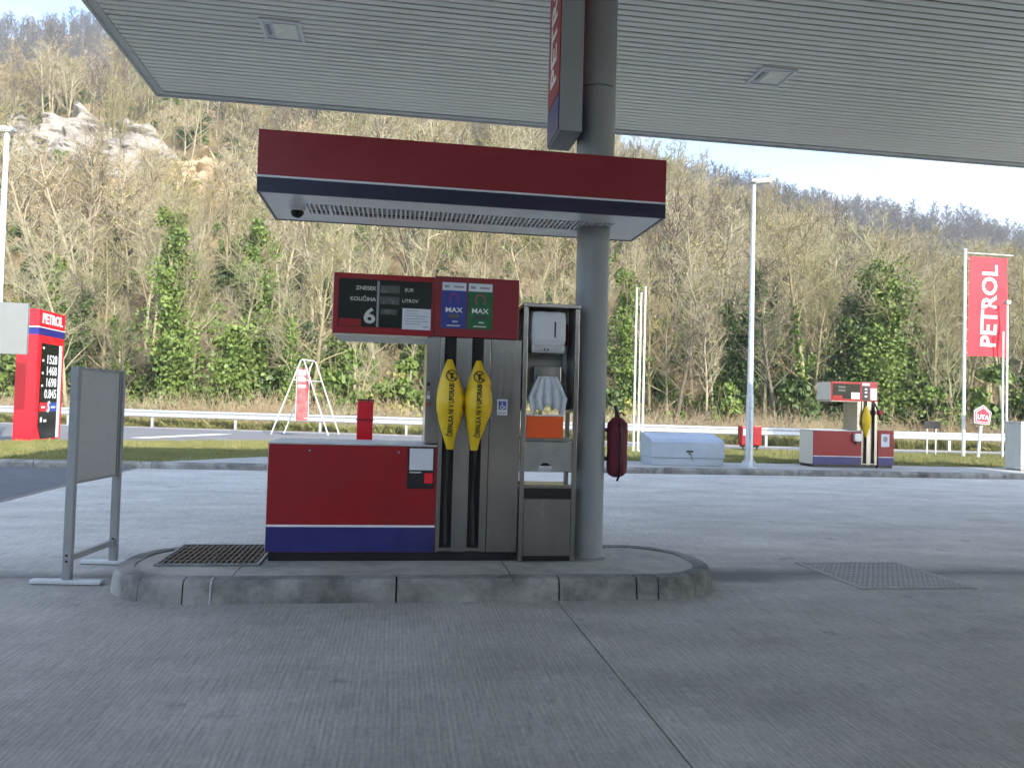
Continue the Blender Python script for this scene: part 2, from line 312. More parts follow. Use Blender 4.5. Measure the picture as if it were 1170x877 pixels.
# ------------------------------------------------------------------ terrain shape
def lerp_tab(tab, a):
    if a <= tab[0][0]: return tab[0][1]
    for (a0, b0), (a1, b1) in zip(tab, tab[1:]):
        if a <= a1: return b0 + (b1 - b0) * (a - a0) / (a1 - a0)
    return tab[-1][1]
NEAR_T = [(-1.2, .40), (-.62, .375), (-.45, .375), (-.2, .37), (0, .345), (.15, .29), (.3, .215), (.45, .165), (.67, .13), (1.2, .10)]
FAR_T = [(-1.2, .47), (-.66, .475), (-.55, .475), (-.4, .47), (-.2, .44), (0, .38), (.18, .305), (.25, .30), (.33, .282), (.4, .272), (.5, .258), (.6, .242), (.7, .225), (1.2, .17)]
def terrain(x, y):
    d = max(y, 1.0); a = x / d
    if d < 38: return -0.35
    zn = lerp_tab(NEAR_T, a) * 140; zf = lerp_tab(FAR_T, a) * 430
    if d < 46: z = -0.35 + (d - 38) / 8 * 0.0
    elif d < 140:
        t = (d - 46) / 94; z = -0.35 + (zn + 0.35) * (0.88 * t + 0.12 * t * t)
    elif d < 195:
        t = (d - 140) / 55; z = zn + math.sin(math.pi * min(1, t * 1.1)) * 1.5 - 3.0 * t
    elif d < 430:
        t = (d - 195) / 235; z = (zn - 3.0) + (zf - zn + 3.0) * t
    else: z = zf - (d - 430) * 0.25
    k = min(1, max(0, (d - 48) / 40))
    w = mnoise.noise(Vector((x * 0.022, y * 0.022, 0.3))) * 5.0 + mnoise.noise(Vector((x * 0.07, y * 0.07, 4.3))) * 1.8
    return z + w * k

# hillside sheet, with plain ground in front of it
def build_hills():
    A = np.linspace(-1.25, 1.25, 150); D = [38, 42, 46]
    while D[-1] < 640: D.append(D[-1] * 1.035 + 0.3)
    vs = [(a * d, d, terrain(a * d, d)) for d in D for a in A]; n = len(A)
    fs = [(i*n+j, i*n+j+1, (i+1)*n+j+1, (i+1)*n+j) for i in range(len(D)-1) for j in range(n-1)]
    mb = MB(); mb.add(vs, fs, True)
    m = bpy.data.materials.new('leaf_litter_slope'); m.use_nodes = True
    nn, l = m.node_tree.nodes, m.node_tree.links; b = nn['Principled BSDF']; b.inputs['Roughness'].default_value = 1.0; b.inputs['Specular IOR Level'].default_value = 0.1
    g = nod(m, 'ShaderNodeNewGeometry')
    def nz(s, d=7):
        t = nod(m, 'ShaderNodeTexNoise'); t.inputs['Scale'].default_value = s; t.inputs['Detail'].default_value = d; t.inputs['Roughness'].default_value = 0.68
        l.new(g.outputs['Position'], t.inputs['Vector']); return t.outputs['Fac']
    r1 = nod(m, 'ShaderNodeValToRGB'); e = r1.color_ramp.elements; e[0].position = 0.32; e[0].color = (0.21, 0.19, 0.085, 1); e[1].position = 0.68; e[1].color = (0.44, 0.33, 0.205, 1)
    k = e.new(0.5); k.color = (0.35, 0.27, 0.16, 1)
    l.new(nz(0.09), r1.inputs['Fac'])
    r2 = nod(m, 'ShaderNodeValToRGB'); r2.color_ramp.elements[0].position = 0.3; r2.color_ramp.elements[1].position = 0.7
    r2.color_ramp.elements[0].color = (0.62, 0.62, 0.6, 1); r2.color_ramp.elements[1].color = (1.2, 1.18, 1.12, 1)
    l.new(nz(1.3), r2.inputs['Fac'])
    mx = nod(m, 'ShaderNodeMix'); mx.data_type = 'RGBA'; mx.blend_type = 'MULTIPLY'; mx.inputs['Factor'].default_value = 1
    l.new(r1.outputs['Color'], mx.inputs['A']); l.new(r2.outputs['Color'], mx.inputs['B']); l.new(mx.outputs['Result'], b.inputs['Base Color'])
    bp = nod(m, 'ShaderNodeBump'); bp.inputs['Strength'].default_value = 0.8; bp.inputs['Distance'].default_value = 0.5
    l.new(nz(0.9), bp.inputs['Height']); l.new(bp.outputs['Normal'], b.inputs['Normal'])
    o = mb.build('hillside', m); tag(o, kind='structure')
build_hills()
g = MB(); g.add([(-900, -300, -0.4), (900, -300, -0.4), (900, 700, -0.4), (-900, 700, -0.4)], [(0, 1, 2, 3)])
tag(g.build('ground', M['soil']), kind='structure')

def sheet(name, pts, z, m, world=False, thick=0.05):
    mb = MB(); P = [Vector((p[0], p[1], 0)) if world else fw(*p) for p in pts]
    mb.prism([(p.x, p.y) for p in P], z - thick, z, 'z'); return tag(mb.build(name, m), kind='structure')

# forecourt slabs, separated by open joints
fc = bpy.data.objects.new('forecourt', None); col.objects.link(fc); tag(fc, kind='structure'); fc.location = ORG; fc.rotation_euler = (0, 0, YAW)
bed = MB(); bed.box(-5.45, 26, -26, 10.0, -0.3, -0.035); bed.build('slab_bed', M['pit'], fc)
for (u0, u1, v0, v1) in ((-5.45, 0.284, -26, 0.41), (0.294, 6.2, -26, 0.41), (6.21, 26, -26, 0.41), (-5.45, -0.52, 0.42, 9.98), (-0.51, 5.2, 0.42, 9.98), (5.21, 26, 0.42, 9.98)):
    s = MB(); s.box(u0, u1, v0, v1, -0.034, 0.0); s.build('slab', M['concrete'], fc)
sheet('asphalt_lane', [(-60, -26), (-5.56, -26), (-5.56, 9.3), (-60, 9.3)], -0.006, M['asphalt'])
sheet('rear_yard', [(-60, -60), (60, -60), (60, -26.02), (-60, -26.02)], -0.006, M['asphalt'])
sheet('side_yard', [(26.02, -26), (60, -26), (60, 9.98), (26.02, 9.98)], -0.006, M['asphalt'])
# flat edging strip between asphalt and concrete
es = bpy.data.objects.new('edging_strip', None); col.objects.link(es); tag(es, kind='structure'); es.location = ORG; es.rotation_euler = (0, 0, YAW)
M['edging'] = mat('edging_stone', (0.17, 0.15, 0.13), 0.9, color2=(0.24, 0.21, 0.19), scale=3, bump=0.3, world_co=True)
for i in range(18):
    s = MB(); s.box(-5.555, -5.455, -8.0 + i, -8.0 + i + 0.99, -0.1, 0.004); s.build('edging_stone', M['edging'], es)

# verge, pavements, road
sheet('pavement', [(-2.2, 10.13), (40, 10.13), (40, 12.1), (-2.2, 12.1)], 0.115, M['pavement'], thick=0.4)
sheet('pavement', [(-5.2, 9.48), (-2.2, 9.48), (-2.2, 12.1), (-3.0, 12.1)], 0.115, M['pavement'], thick=0.4)
def world_pts(l): return [fw(u, v) for u, v in l]
ROAD_NEAR = [(-60, 11.0), (-12.9, 19.4), (-8.3, 22.0), (-3.0, 24.8), (7.9, 25.9), (16, 27.1), (60, 30)]
ROAD_FAR = [(60, 34.5), (10.6, 31.2), (-15.8, 33.2), (-60, 36.5)]
sheet('road', ROAD_NEAR + ROAD_FAR, 0.02, M['road'], world=True, thick=0.3)
gl = [fw(-60, 9.45), fw(-5.2, 9.48), fw(-3.0, 12.1), fw(40, 12.1)]
gp = [(p.x, p.y) for p in gl] + [(60, 29.97), (16, 27.07), (7.9, 25.87), (-3.0, 24.77), (-8.3, 21.97), (-12.9, 19.37), (-60, 10.97)]
VERGE = gp
sheet('verge', gp, 0.10, M['grass_soil'], world=True, thick=0.3)
sheet('shoulder', [(-60, 36.55), (-15.8, 33.25), (10.6, 31.25), (60, 34.55), (60, 39), (-60, 39)], 0.0, M['soil'], world=True, thick=0.35)
# painted road markings
for k, (a, b) in enumerate((((-11.7, 24.2), (-10.7, 28.6)),)):
    mk = MB(); mk.prism([(a[0]-.25, a[1]), (a[0]+.35, a[1]), (b[0]+.35, b[1]), (b[0]-.25, b[1])], 0.021, 0.025, 'z'); tag(mk.build('road_marking', M['sign_white']), kind='structure')
mk = MB(); mk.prism([(-60, 35.9), (-15.8, 32.6), (10.6, 30.65), (60, 33.9), (60, 34.05), (10.6, 30.8), (-15.8, 32.75), (-60, 36.05)], 0.021, 0.025, 'z'); tag(mk.build('road_marking', M['sign_white']), kind='structure')

# far kerb stones
kr = bpy.data.objects.new('far_kerb', None); col.objects.link(kr); tag(kr, kind='structure'); kr.location = ORG; kr.rotation_euler = (0, 0, YAW)
ks = MB(); ks.prism([(0, -0.2), (0.0, 0.08), (0.03, 0.12), (0.13, 0.125), (0.13, -0.2)], 0, 0.99, 'x'); ksm = ks.mesh('kerb_stone'); ksm.materials.append(M['kerb'])
for i in range(58):
    u0 = -24.2 + i
    o = link('kerb_stone', ksm, kr); o.location = (u0, 9.35 if u0 < -2.21 else 10.0, rng.uniform(-.004, .004)); o.rotation_euler = (0, 0, rng.uniform(-.004, .004))
ks = MB(); ks.box(-2.205, -2.075, 9.485, 9.99, -0.2, 0.122); ks.build('kerb_stone', M['kerb'], kr)

# ------------------------------------------------------------------ main canopy
CZ = 5.0
cn = thing('station_canopy', 'big white slatted canopy roof over the forecourt, held up by the grey column', 'canopy', fw(0, 0, CZ))
U0, U1, V0, V1 = -3.85, 17.0, -19.0, 4.31
sl = MB(); hw = 0.0392
sl.prism([(-hw, 0.006), (-hw+0.006, 0.0), (hw-0.006, 0.0), (hw, 0.006), (hw, 0.011), (-hw, 0.011)], U0 + 0.115, U1 - 0.115, 'x'); slm = sl.mesh('slat'); slm.materials.append(M['slat'])
v = V1 - 0.165; k = 0
while v > V0 + 0.15:
    o = link('slat', slm, cn); o.location = (0, v, rng.uniform(-.0015, .0015)); v -= 0.098
bk = MB(); bk.box(U0+.11, U1-.11, V0+.11, V1-.11, 0.034, 0.06); bk.build('backing_sheet', M['black'], cn)
def frame_part(name, m, a, b, z0, z1, ch=0.006):
    for (x0, x1, y0, y1) in ((U0+a, U1-a, V1-b, V1-a), (U0+a, U1-a, V0+a, V0+b), (U0+a, U0+b, V0+b, V1-b), (U1-b, U1-a, V0+b, V1-b)):
        q = MB(); q.box(x0, x1, y0, y1, z0, z1, ch); q.build(name, m, cn)
M['fascia'] = mat('canopy_trim', (0.52, 0.53, 0.50), 0.5, var=0.05, scale=2, dirt=0.2, dirt_col=(0.3, 0.29, 0.27))
frame_part('edge_trim', M['fascia'], 0.028, 0.112, -0.012, 0.05)
frame_part('fascia', M['fascia'], 0.0, 0.026, -0.03, 0.75)
rf = MB(); rf.box(U0+.03, U1-.03, V0+.03, V1-.03, 0.30, 0.72); rf.build('roof', M['grey_dark'], cn)

def ceiling_light(u, v_, label, lit=False):
    t = thing('ceiling_light', label, 'light', fw(u, v_, CZ), group='recessed canopy lights')
    w, d = 0.20, 0.215; e = 0.028
    f = MB()
    f.box(-w, w, -d, -d+e, -0.022, -0.003, .004); f.box(-w, w, d-e, d, -0.022, -0.003, .004); f.box(-w, -w+e, -d+e, d-e, -0.0215, -0.003); f.box(w-e, w, -d+e, d-e, -0.0215, -0.003)
    f.build('frame', M['white'], t)
    h = MB(); h.box(-w+e, w-e, -d+e, d-e, -0.012, -0.004); h.build('housing', M['galv'], t)
    g_ = MB(); g_.box(-0.08, 0.145, -0.15, 0.15, -0.018, -0.0125, .003); g_.build('diffuser', M['diff'], t)
    lp = MB(); lp.box(-0.15, -0.11, -0.1, 0.1, -0.0165, -0.0125, .002); lp.build('gear_cover', M['grey_paint'], t)
ceiling_light(-2.07, 2.30, 'square recessed light in the canopy ceiling, above the left end of the pump roof')
ceiling_light(3.11, 2.27, 'square recessed light in the canopy ceiling, right of the column')

# unseen shop added behind the camera to shade the lane and darken the steel
sp_ = thing('added_shop', 'dark glazed shop block added unseen behind the viewer to cut light', 'added building', fw(6.0, -22.5, 0.0))
q = MB(); q.box(-22, 14, -6, 0, 0, 4.2); q.build('wall', M['grey_paint'], sp_)
q = MB(); q.box(-22.4, 14.4, -6.4, 0.4, 4.21, 5.0); q.build('roof', M['grey_dark'], sp_)
for i in range(11):
    q = MB(); q.box(-21 + i*3.1, -18.2 + i*3.1, 0.005, 0.03, 0.4, 3.2); wo = q.build('window', M['glass_black'], sp_)
    q = MB(); q.box(-19.65 + i*3.1, -19.55 + i*3.1, 0.031, 0.06, 0.4, 3.2); q.build('mullion', M['grey_paint'], wo)

# ------------------------------------------------------------------ column and its sign
cl = thing('canopy_column', 'thick round grey steel column standing on the pump island', 'column', fw(0.69, 0.43, 0.148))
q = MB(); q.lathe([(0.130, 0), (0.130, 2.60)], n=40); q.build('shaft', M['grey_paint'], cl)
q = MB(); q.lathe([(0.130, 3.0), (0.152, 3.02), (0.152, 4.86), (0.13, 4.87)], n=40); q.build('upper_sleeve', M['grey_paint'], cl)
q = MB(); q.tube([(0.153*math.cos(a), 0.153*math.sin(a), 3.72 + 0.01*math.sin(a)) for a in np.linspace(3.4, 5.4, 12)], 0.004, 6); q.build('cable_tie', M['black'], cl)
q = MB(); q.lathe([(0.150, 0), (0.150, 0.012), (0.131, 0.016)], n=40); q.build('base_ring', M['grey_dark'], cl)

sg = thing('blade_sign', 'tall narrow grey box sign with red side faces, mounted left of the column top', 'sign', fw(0.42, 0.15, 3.42))
q = MB(); q.box(-0.088, 0.088, 0, 0.46, 0.0, 1.56, .006); q.build('housing', M['grey_paint'], sg)
for s_ in (-1, 1):
    x0, x1 = sorted((s_*0.089, s_*0.097))
    q = MB(); q.box(x0, x1, 0.012, 0.448, 0.30, 1.55); fp = q.build('face_panel', M['red'], sg)
    q = MB(); q.box(x0, x1, 0.012, 0.448, 0.012, 0.288); q.build('lower_panel', M['navy'], sg)
    lettering('PETROL', 0.30, M['sign_white'], sg, (s_*0.0985, 0.23, 0.98), rot=R(90), bold=0.006, sx=1.05, face='-x' if s_ < 0 else '+x')
for z_ in (0.45, 1.2):
    q = MB(); q.box(0.089, 0.135, 0.2, 0.26, z_, z_+0.04); q.build('bracket', M['steel_dull'], sg)

# ------------------------------------------------------------------ pump roof
pr = thing('pump_roof', 'flat red and navy box roof with grey underside above the near pump', 'roof', fw(-1.825, -0.085, 2.735))
Wr, Dr = 2.93, 0.83
q = MB()
# soffit sheet with an opening for the grille
gx0, gx1, gy0, gy1 = 0.30, 2.62, 0.27, 0.56
for b_ in ((0.02, Wr-.02, 0.02, gy0), (0.02, Wr-.02, gy1, Dr-.02), (0.02, gx0, gy0, gy1), (gx1, Wr-.02, gy0, gy1)): q.box(*b_, 0.004, 0.02)
q.build('soffit', M['soffit'], pr)
for (x0, x1, y0, y1) in ((0, Wr, 0, .018), (0, Wr, Dr-.018, Dr), (0, .018, .018, Dr-.018), (Wr-.018, Wr, .018, Dr-.018)):
    q = MB(); q.box(x0, x1, y0, y1, 0.118, 0.435); q.build('red_fascia', M['red_dark'], pr)
    e = 0.004
    q = MB(); q.box(x0-e*(x1-x0 > .1), x1+e*(x1-x0 > .1), y0-e*(y0 < .01), y1+e*(y1 > Dr-.01), 0.103, 0.117); q.build('pinstripe', M['plastic_white'], pr)
    q = MB(); q.box(x0, x1, y0, y1, 0.0, 0.102); q.build('navy_fascia', M['navy_dark'], pr)
q = MB(); q.box(0.02, Wr-.02, 0.02, Dr-.02, 0.40, 0.43); q.build('top_sheet', M['grey_dark'], pr)
q = MB(); q.box(gx0, gx1, gy0, gy1, 0.06, 0.07); q.build('grille_backing', M['black'], pr)
nb = 66
for i in range(nb):
    x = gx0 + (i + 0.5) * (gx1 - gx0) / nb
    if i == 0:
        qq = MB(); qq.box(-0.0065, 0.0065, gy0, gy1, 0.006, 0.03); bar_me = qq.mesh('grille_bar'); bar_me.materials.append(M['soffit'])
    o = link('grille_bar', bar_me, pr); o.location.x = x
for yy in (gy0 + 0.095, gy0 + 0.19):
    q = MB(); q.box(gx0, gx1, yy-.006, yy+.006, 0.0075, 0.026); q.build('grille_rail', M['soffit'], pr)
q = MB(); q.box(0.45, 0.475, gy0-.01, gy1+.01, 0.0, 0.0055); q.build('grille_clip', M['soffit'], pr)
dc = thing('dome_camera', 'small black dome camera under the left end of the pump roof', 'camera', fw(-1.60, 0.30, 2.735))
q = MB(); q.lathe([(0.062, 0.006), (0.062, -0.02), (0.05, -0.028)], n=24); q.build('housing', M['plastic_white'], dc)
q = MB(); q.lathe([(0.05*math.cos(t), -0.0285-0.05*math.sin(t)) for t in np.linspace(0, 1.45, 8)], n=24); q.build('dome', M['glass_black'], dc)

# ------------------------------------------------------------------ pump island
isl = thing('pump_island', 'raised concrete pump island with rounded kerb stones under the near pump', 'island', fw(-0.56, 0.275, 0))
HU, HV, RC = 2.17, 0.675, 0.60
def outline(off, n_arc=10):
    """perimeter of the island (rounded box) moved inwards by off, anticlockwise from the left end of the front side"""
    pts = []; r = RC - off
    for cx, cy, a0 in ((HU-RC, -HV+RC, -90), (HU-RC, HV-RC, 0), (-HU+RC, HV-RC, 90), (-HU+RC, -HV+RC, 180)):
        for i in range(n_arc + 1):
            a = R(a0 + 90 * i / n_arc); pts.append(Vector((cx + r*math.cos(a), cy + r*math.sin(a), 0)))
    return pts
def resample(p, n):
    L = [0]; P = p + [p[0]]
    for a, b in zip(P, P[1:]): L.append(L[-1] + (b - a).length)
    return P, L
o_in = outline(0.155)
q = MB(); q.prism([(p.x, p.y) for p in o_in], 0.0, 0.143, 'z'); q.build('concrete_top', M['island_top'], isl)
# stones: ranges along the perimeter, given on the outline index
def stone(pts_o, gap=0.006):
    """one kerb stone over a run of outline indices, with a battered outer face and an eased edge"""
    NO = outline(0.0); N1 = outline(0.022); N2 = outline(0.042); N3 = outline(0.15); n = len(NO)
    def at(o, t):
        i = int(math.floor(t)); f_ = t - i; return o[i % n].lerp(o[(i+1) % n], f_)
    t0, t1, k = pts_o
    rows = []
    for j in range(k + 1):
        t = t0 + (t1 - t0) * j / k
        w = [mnoise.noise(Vector((t*1.3, m_*2.1, 0.5))) * 0.004 for m_ in range(4)]
        rows.append([(*at(NO, t).xy, -0.05), (*at(N1, t).xy, 0.118 + w[0]), (*at(N2, t).xy, 0.147 + w[1]), (*at(N3, t).xy, 0.151 + w[2]), (*at(N3, t).xy, -0.05)])
    vs = [p for r_ in rows for p in r_]; fs = []
    for j in range(k):
        for m_ in range(4): fs.append((j*5+m_, (j+1)*5+m_, (j+1)*5+m_+1, j*5+m_+1))
    fs += [(0, 1, 2, 3, 4), tuple(k*5+m_ for m_ in (4, 3, 2, 1, 0))]
    mb = MB(); mb.add(vs, fs); mb.build('kerb_stone', M['kerb'], isl)
# indices: arc 0..10 (front right), 11..21 (back right), 22..32 (back left), 33..43 (front left), straight runs 10-11, 21-22, 32-33, 43-44
def straight(i, cuts):
    for a, b in zip(cuts, cuts[1:]): stone((i + a + .002, i + b - .002, 6))
def arc(i, cuts):
    for a, b in zip(cuts, cuts[1:]): stone((i + a + .03, i + b - .03, 5))
straight(43, (0, 0.055, 0.427, 0.776, 0.95, 1)); straight(21, (0, .25, .5, .75, 1)); straight(10, (0, 1)); straight(32, (0, 1))
for i in (0, 11, 22, 33): arc(i, (0, 3.4, 6.7, 10))
for x, w_ in ((-1.405, .012),):
    q = MB(); q.prism([(-0.6775, -0.02), (-0.656, 0.118), (-0.637, 0.150), (-0.58, 0.1535), (-0.58, -0.02)], x, x + w_, 'x'); 
    if x < -1.7: moved(q, lambda a, b, c: (a, b + 0.035, c))
    q.build('mortar_joint', M['mortar'], isl)
for x in (-1.30, 0.55):
    q = MB(); q.box(x, x+0.006, -0.51, 0.5, 0.1435, 0.1445); q.build('surface_joint', M['pit'], isl)

gr = thing('floor_grate', 'rusty brown iron grate set in the left end of the pump island', 'grate', fw(-2.42, 0.09, 0.145))
q = MB(); q.box(0, 0.66, 0, 0.73, -0.0005, 0.002); q.build('pit', M['pit'], gr)
q = MB(); q.box(-.02, .68, -.02, 0, 0, .016); q.box(-.02, .68, .73, .75, 0, .016); q.box(-.02, 0, 0, .73, 0, .0155); q.box(.66, .68, 0, .73, 0, .0155); q.build('frame', M['iron'], gr)
bm_ = MB(); bm_.box(-.006, .006, 0, .73, 0.003, .0145); bme = bm_.mesh('grate_bar'); bme.materials.append(M['rust'])
for i in range(17): o = link('grate_bar', bme, gr); o.location.x = 0.02 + i * 0.0388
cm_ = MB(); cm_.box(0, .66, -.006, .006, 0.003, .0135); cme = cm_.mesh('cross_bar'); cme.materials.append(M['rust'])
for i in range(5): o = link('cross_bar', cme, gr); o.location.y = 0.12 + i * 0.122

dg_ = thing('drain_grate', 'worn grey steel drain grate flush in the concrete, right of the island', 'grate', fw(2.72, -0.11, 0.0))
q = MB(); q.box(0, .92, 0, .92, 0.001, 0.003); q.build('pit', M['rust'], dg_)
q = MB(); q.box(-.03, .95, -.03, 0, 0, .010, .002); q.box(-.03, .95, .92, .95, 0, .010, .002); q.box(-.03, 0, 0, .92, 0, .0095); q.box(.92, .95, 0, .92, 0, .0095); q.build('frame', M['grate_steel'], dg_)
bm_ = MB(); bm_.box(-.011, .011, 0, .92, 0.003, .009); bme = bm_.mesh('grate_bar'); bme.materials.append(M['grate_steel'])
for i in range(21): o = link('grate_bar', bme, dg_); o.location.x = 0.02 + i * 0.044
cm_ = MB(); cm_.box(0, .92, -.010, .010, 0.003, .0085); cme = cm_.mesh('cross_bar'); cme.materials.append(M['grate_steel'])
for i in range(14): o = link('cross_bar', cme, dg_); o.location.y = 0.035 + i * 0.065

# ------------------------------------------------------------------ nozzle covers
def cover_w(t):                    # half width over t = 0 (top) .. 1 (bottom tip)
    tab = [(0, .018), (.06, .034), (.15, .056), (.25, .078), (.36, .100), (.48, .107), (.6, .098), (.74, .072), (.86, .047), (.94, .033), (1, .026)]
    return lerp_tab(tab, t)
def cover_d(t): return lerp_tab([(0, .02), (.12, .07), (.3, .115), (.5, .12), (.75, .08), (1, .03)], t)
def make_cover(at, L, label, group, seed, lean=0.0, loc_fn=fw, text=True, tab_side=0):
    t_ = thing('nozzle_cover', label, 'cover', at, group=group)
    n, k = 22, 26
    def surf(t, a):
        w, d = cover_w(t), cover_d(t)
        if tab_side and 0.10 < t < 0.32: w += 0.022 * math.sin((t-.10)/.22*math.pi) * max(0, math.cos(a) * tab_side)
        wr = 1 + 0.09 * mnoise.noise(Vector((a*1.4, t*7.0, seed))) + 0.06 * mnoise.noise(Vector((math.cos(a)*4, t*13.0, seed+3)))
        xc = lean * (0.5 - t) + 0.012 * mnoise.noise(Vector((t*3, seed, 1.0)))
        return Vector((xc + w*wr*math.cos(a), -max(0, math.sin(a))**0.8*d*wr + min(0, math.sin(a))*-0.01, L*(1-t)))
    mb = MB(); vs = [surf(i/k, 2*math.pi*j/n) for i in range(k+1) for j in range(n)]
    fs = [(i*n+j, i*n+(j+1) % n, (i+1)*n+(j+1) % n, (i+1)*n+j) for i in range(k) for j in range(n)]
    mb.add(vs, fs, True); mb.add(vs[:n], [tuple(range(n))]); mb.add(vs[-n:], [tuple(range(n))])
    body = mb.build('cover_body', M['yellow'], t_)
    if text:
        def onto(mb2, x0, zc):
            def fn(x, y, z):
                zz = min(max(zc + z, 0.0), L); t = 1 - zz/L; xx = x0 + x
                xc = surf(t, math.pi/2).x; w = cover_w(t); ca = max(-.97, min(.97, (xx-xc)/w))
                p = surf(t, math.acos(ca)); return (xx, p.y - 0.0045, zz)
            return moved(mb2, fn)
        tm = text_mb('ČRPALKA NI V UPORABI', 0.052, bold=0.0018, depth=0.0, sx=0.70)
        moved(tm, lambda x, y, z: (-z, y, x))
        onto(tm, 0.004, L*0.44).build('lettering', M['ink'], body)
        ic = MB(); r0, r1, nn = 0.036, 0.045, 32
        ring = [(r*math.cos(2*math.pi*j/nn), 0, r*math.sin(2*math.pi*j/nn)) for r in (r0, r1) for j in range(nn)]
        ic.add(ring, [(j, (j+1) % nn, nn+(j+1) % nn, nn+j) for j in range(nn)])
        d = [(-.030, .022), (-.022, .030), (.030, -.022), (.022, -.030)]
        ic.add([(d[0][0]+(d[3][0]-d[0][0])*i/6, 0, d[0][1]+(d[3][1]-d[0][1])*i/6) for i in range(7)] + [(d[1][0]+(d[2][0]-d[1][0])*i/6, 0, d[1][1]+(d[2][1]-d[1][1])*i/6) for i in range(7)], [(i, i+1, i+8, i+7) for i in range(6)])
        for poly in ([(-.012, -.028), (.004, -.028), (.006, .008), (-.010, .010)], [(-.010, .010), (.006, .008), (.024, .016), (.022, .022), (-.004, .024)]):
            ic.add([(x, 0, z) for x, z in poly], [(0, 1, 2, 3) if len(poly) == 4 else (0, 1, 2, 3, 4)])
        onto(ic, 0.004, L*0.815).build('no_fuelling_symbol', M['ink'], body)
    return t_

# ------------------------------------------------------------------ fuel pumps
def make_pump(label, loc, detailed, group, ext=0.0, colw=0.715, slots=(1.292, 1.4975), head_split=1.16, header_x1=1.80, Dp=0.62, H=1.67):
    P = thing('fuel_pump', label, 'fuel pump', loc, group=group)
    def bx(name, m, *a, ch=0.0, par=P):
        q_ = MB(); q_.box(*a, ch); return q_.build(name, m, par)
    BX = 1.215; cx1 = 1.12 + colw
    bx('plinth', M['black'], 0.02, cx1 - .02, 0.025, Dp-.02, 0, 0.062)
    body = bx('base_cabinet', M['red'], 0, BX, 0.0, Dp, 0.064, 0.845, ch=.006)
    bx('blue_band', M['navy'], 0.003, BX-.003, -0.003, 0.002, 0.068, 0.248, par=body)
    bx('white_stripe', M['sign_white'], 0.003, BX-.003, -0.003, 0.002, 0.249, 0.264, par=body)
    bx('side_panel', M['cream'], -0.004, 0.001, 0.01, Dp-.01, 0.07, 0.84, par=body)
    bx('top_cover', M['galv'], -.006, BX-.002, -0.006, Dp+.006, 0.846, 0.860, ch=.004, par=body)
    for x in (0.29, 0.93):
        q_ = MB(); q_.lathe([(0.011, 0), (0.011, 0.004), (0.007, 0.006)], n=12); moved(q_, lambda a, b, c: (x + a, -c, 0.800 + b)); q_.build('lock', M['steel'], body)
    # nozzle column
    cz = H
    cb = bx('nozzle_column', M['black'], BX+.001, cx1, 0.03, Dp-.01, 0.064, cz)
    bx('column_shoulder', M['steel'], 1.118, BX, 0.028, Dp-.01, 0.87, cz, par=cb)
    ends = [BX+.001]
    for s_ in slots: ends += [s_-.046, s_+.046]
    ends.append(cx1)
    if cx1 - ends[-2] > .25: ends[-1:] = [ends[-2] + .055, ends[-2] + .056, cx1]
    for i in range(0, len(ends), 2):
        a, b = ends[i], ends[i+1]
        if b - a > .012: bx('steel_panel', M['steel'], a+.002, b-.002, 0.004, 0.029, 0.066, cz-.002, ch=.004, par=cb)
    for s_ in slots:
        bx('hose_slot', M['rubber'], s_-.044, s_+.044, 0.0285, 0.034, 0.10, cz-.002, par=cb)
        for sg_ in (-1, 1): bx('slot_trim', M['steel'], *sorted((s_+sg_*.0440, s_+sg_*.0525)), -0.004, 0.0285, 0.075, cz-.002, par=cb)
        bx('slot_foot', M['steel'], s_-.043, s_+.043, 0.002, 0.028, 0.075, 0.099, par=cb)
        h_ = MB(); h_.tube([(s_+.004, -.004, .13), (s_-.006, -.006, .4), (s_, -.002, .8), (s_+.002, .002, 1.1), (s_, .004, cz-.16)], 0.014, 10); h_.build('hose', M['rubber'], cb)
    # heads
    hz1 = H + 0.455
    hd = bx('display_head', M['red'], 0.42, head_split, -0.012, Dp, H-.002, hz1-.012, ch=.006)
    bx('head_side', M['cream'], 0.4155, 0.421, 0.0, Dp-.01, H+.01, hz1-.02, par=hd)
    bx('head_underside', M['cream'], 0.43, 1.116, 0.0, Dp-.01, H-.016, H-.003, par=hd)
    bx('header', M['red_dark'], head_split+.003, header_x1, -0.004, Dp, H+.002, hz1, ch=.006)
    gl_ = bx('display_glass', M['glass_black'], 0.457, head_split-.022, -0.017, -0.0125, H+.048, hz1-.055, par=hd)
    return P, body, hd, gl_, cb, hz1

PX, PY, PZ = -1.73, 0.23, 0.145
P, body, hd, gl_, cb, hz1 = make_pump('red, blue and steel fuel pump number 6 beside the grey column on the near island', fw(PX, PY, PZ), True, 'fuel pumps')
yg = -0.0185
lettering('ZNESEK', 0.040, M['grey_text'], hd, (0.655, yg, 2.003), sx=1.05, bold=.0006)
lettering('EUR', 0.036, M['grey_text'], hd, (0.97, yg, 2.003), bold=.0004)
lettering('KOLIČINA', 0.040, M['grey_text'], hd, (0.635, yg, 1.922), sx=1.0, bold=.0006)
lettering('LITROV', 0.036, M['grey_text'], hd, (0.98, yg, 1.922), bold=.0003)
lettering('6', 0.155, M['grey_text'], hd, (0.685, yg, 1.795), bold=.004, sx=1.15, name='pump_number')
def plate(name, m, par, x0, x1, z0, z1, y0=-0.0205, y1=-0.0175):
    q_ = MB(); q_.box(x0, x1, y0, y1, z0, z1); return q_.build(name, m, par)
plate('lcd_window', M['lcd'], hd, 0.76, 0.90, 1.975, 2.03)
plate('lcd_window', M['lcd'], hd, 0.76, 0.90, 1.893, 1.948)
plate('lcd_window', M['lcd'], hd, 0.765, 0.885, 1.815, 1.855)
plate('glass_strip', M['grey_dark'], hd, 0.735, 0.752, 1.72, 2.06, y0=-.0195)
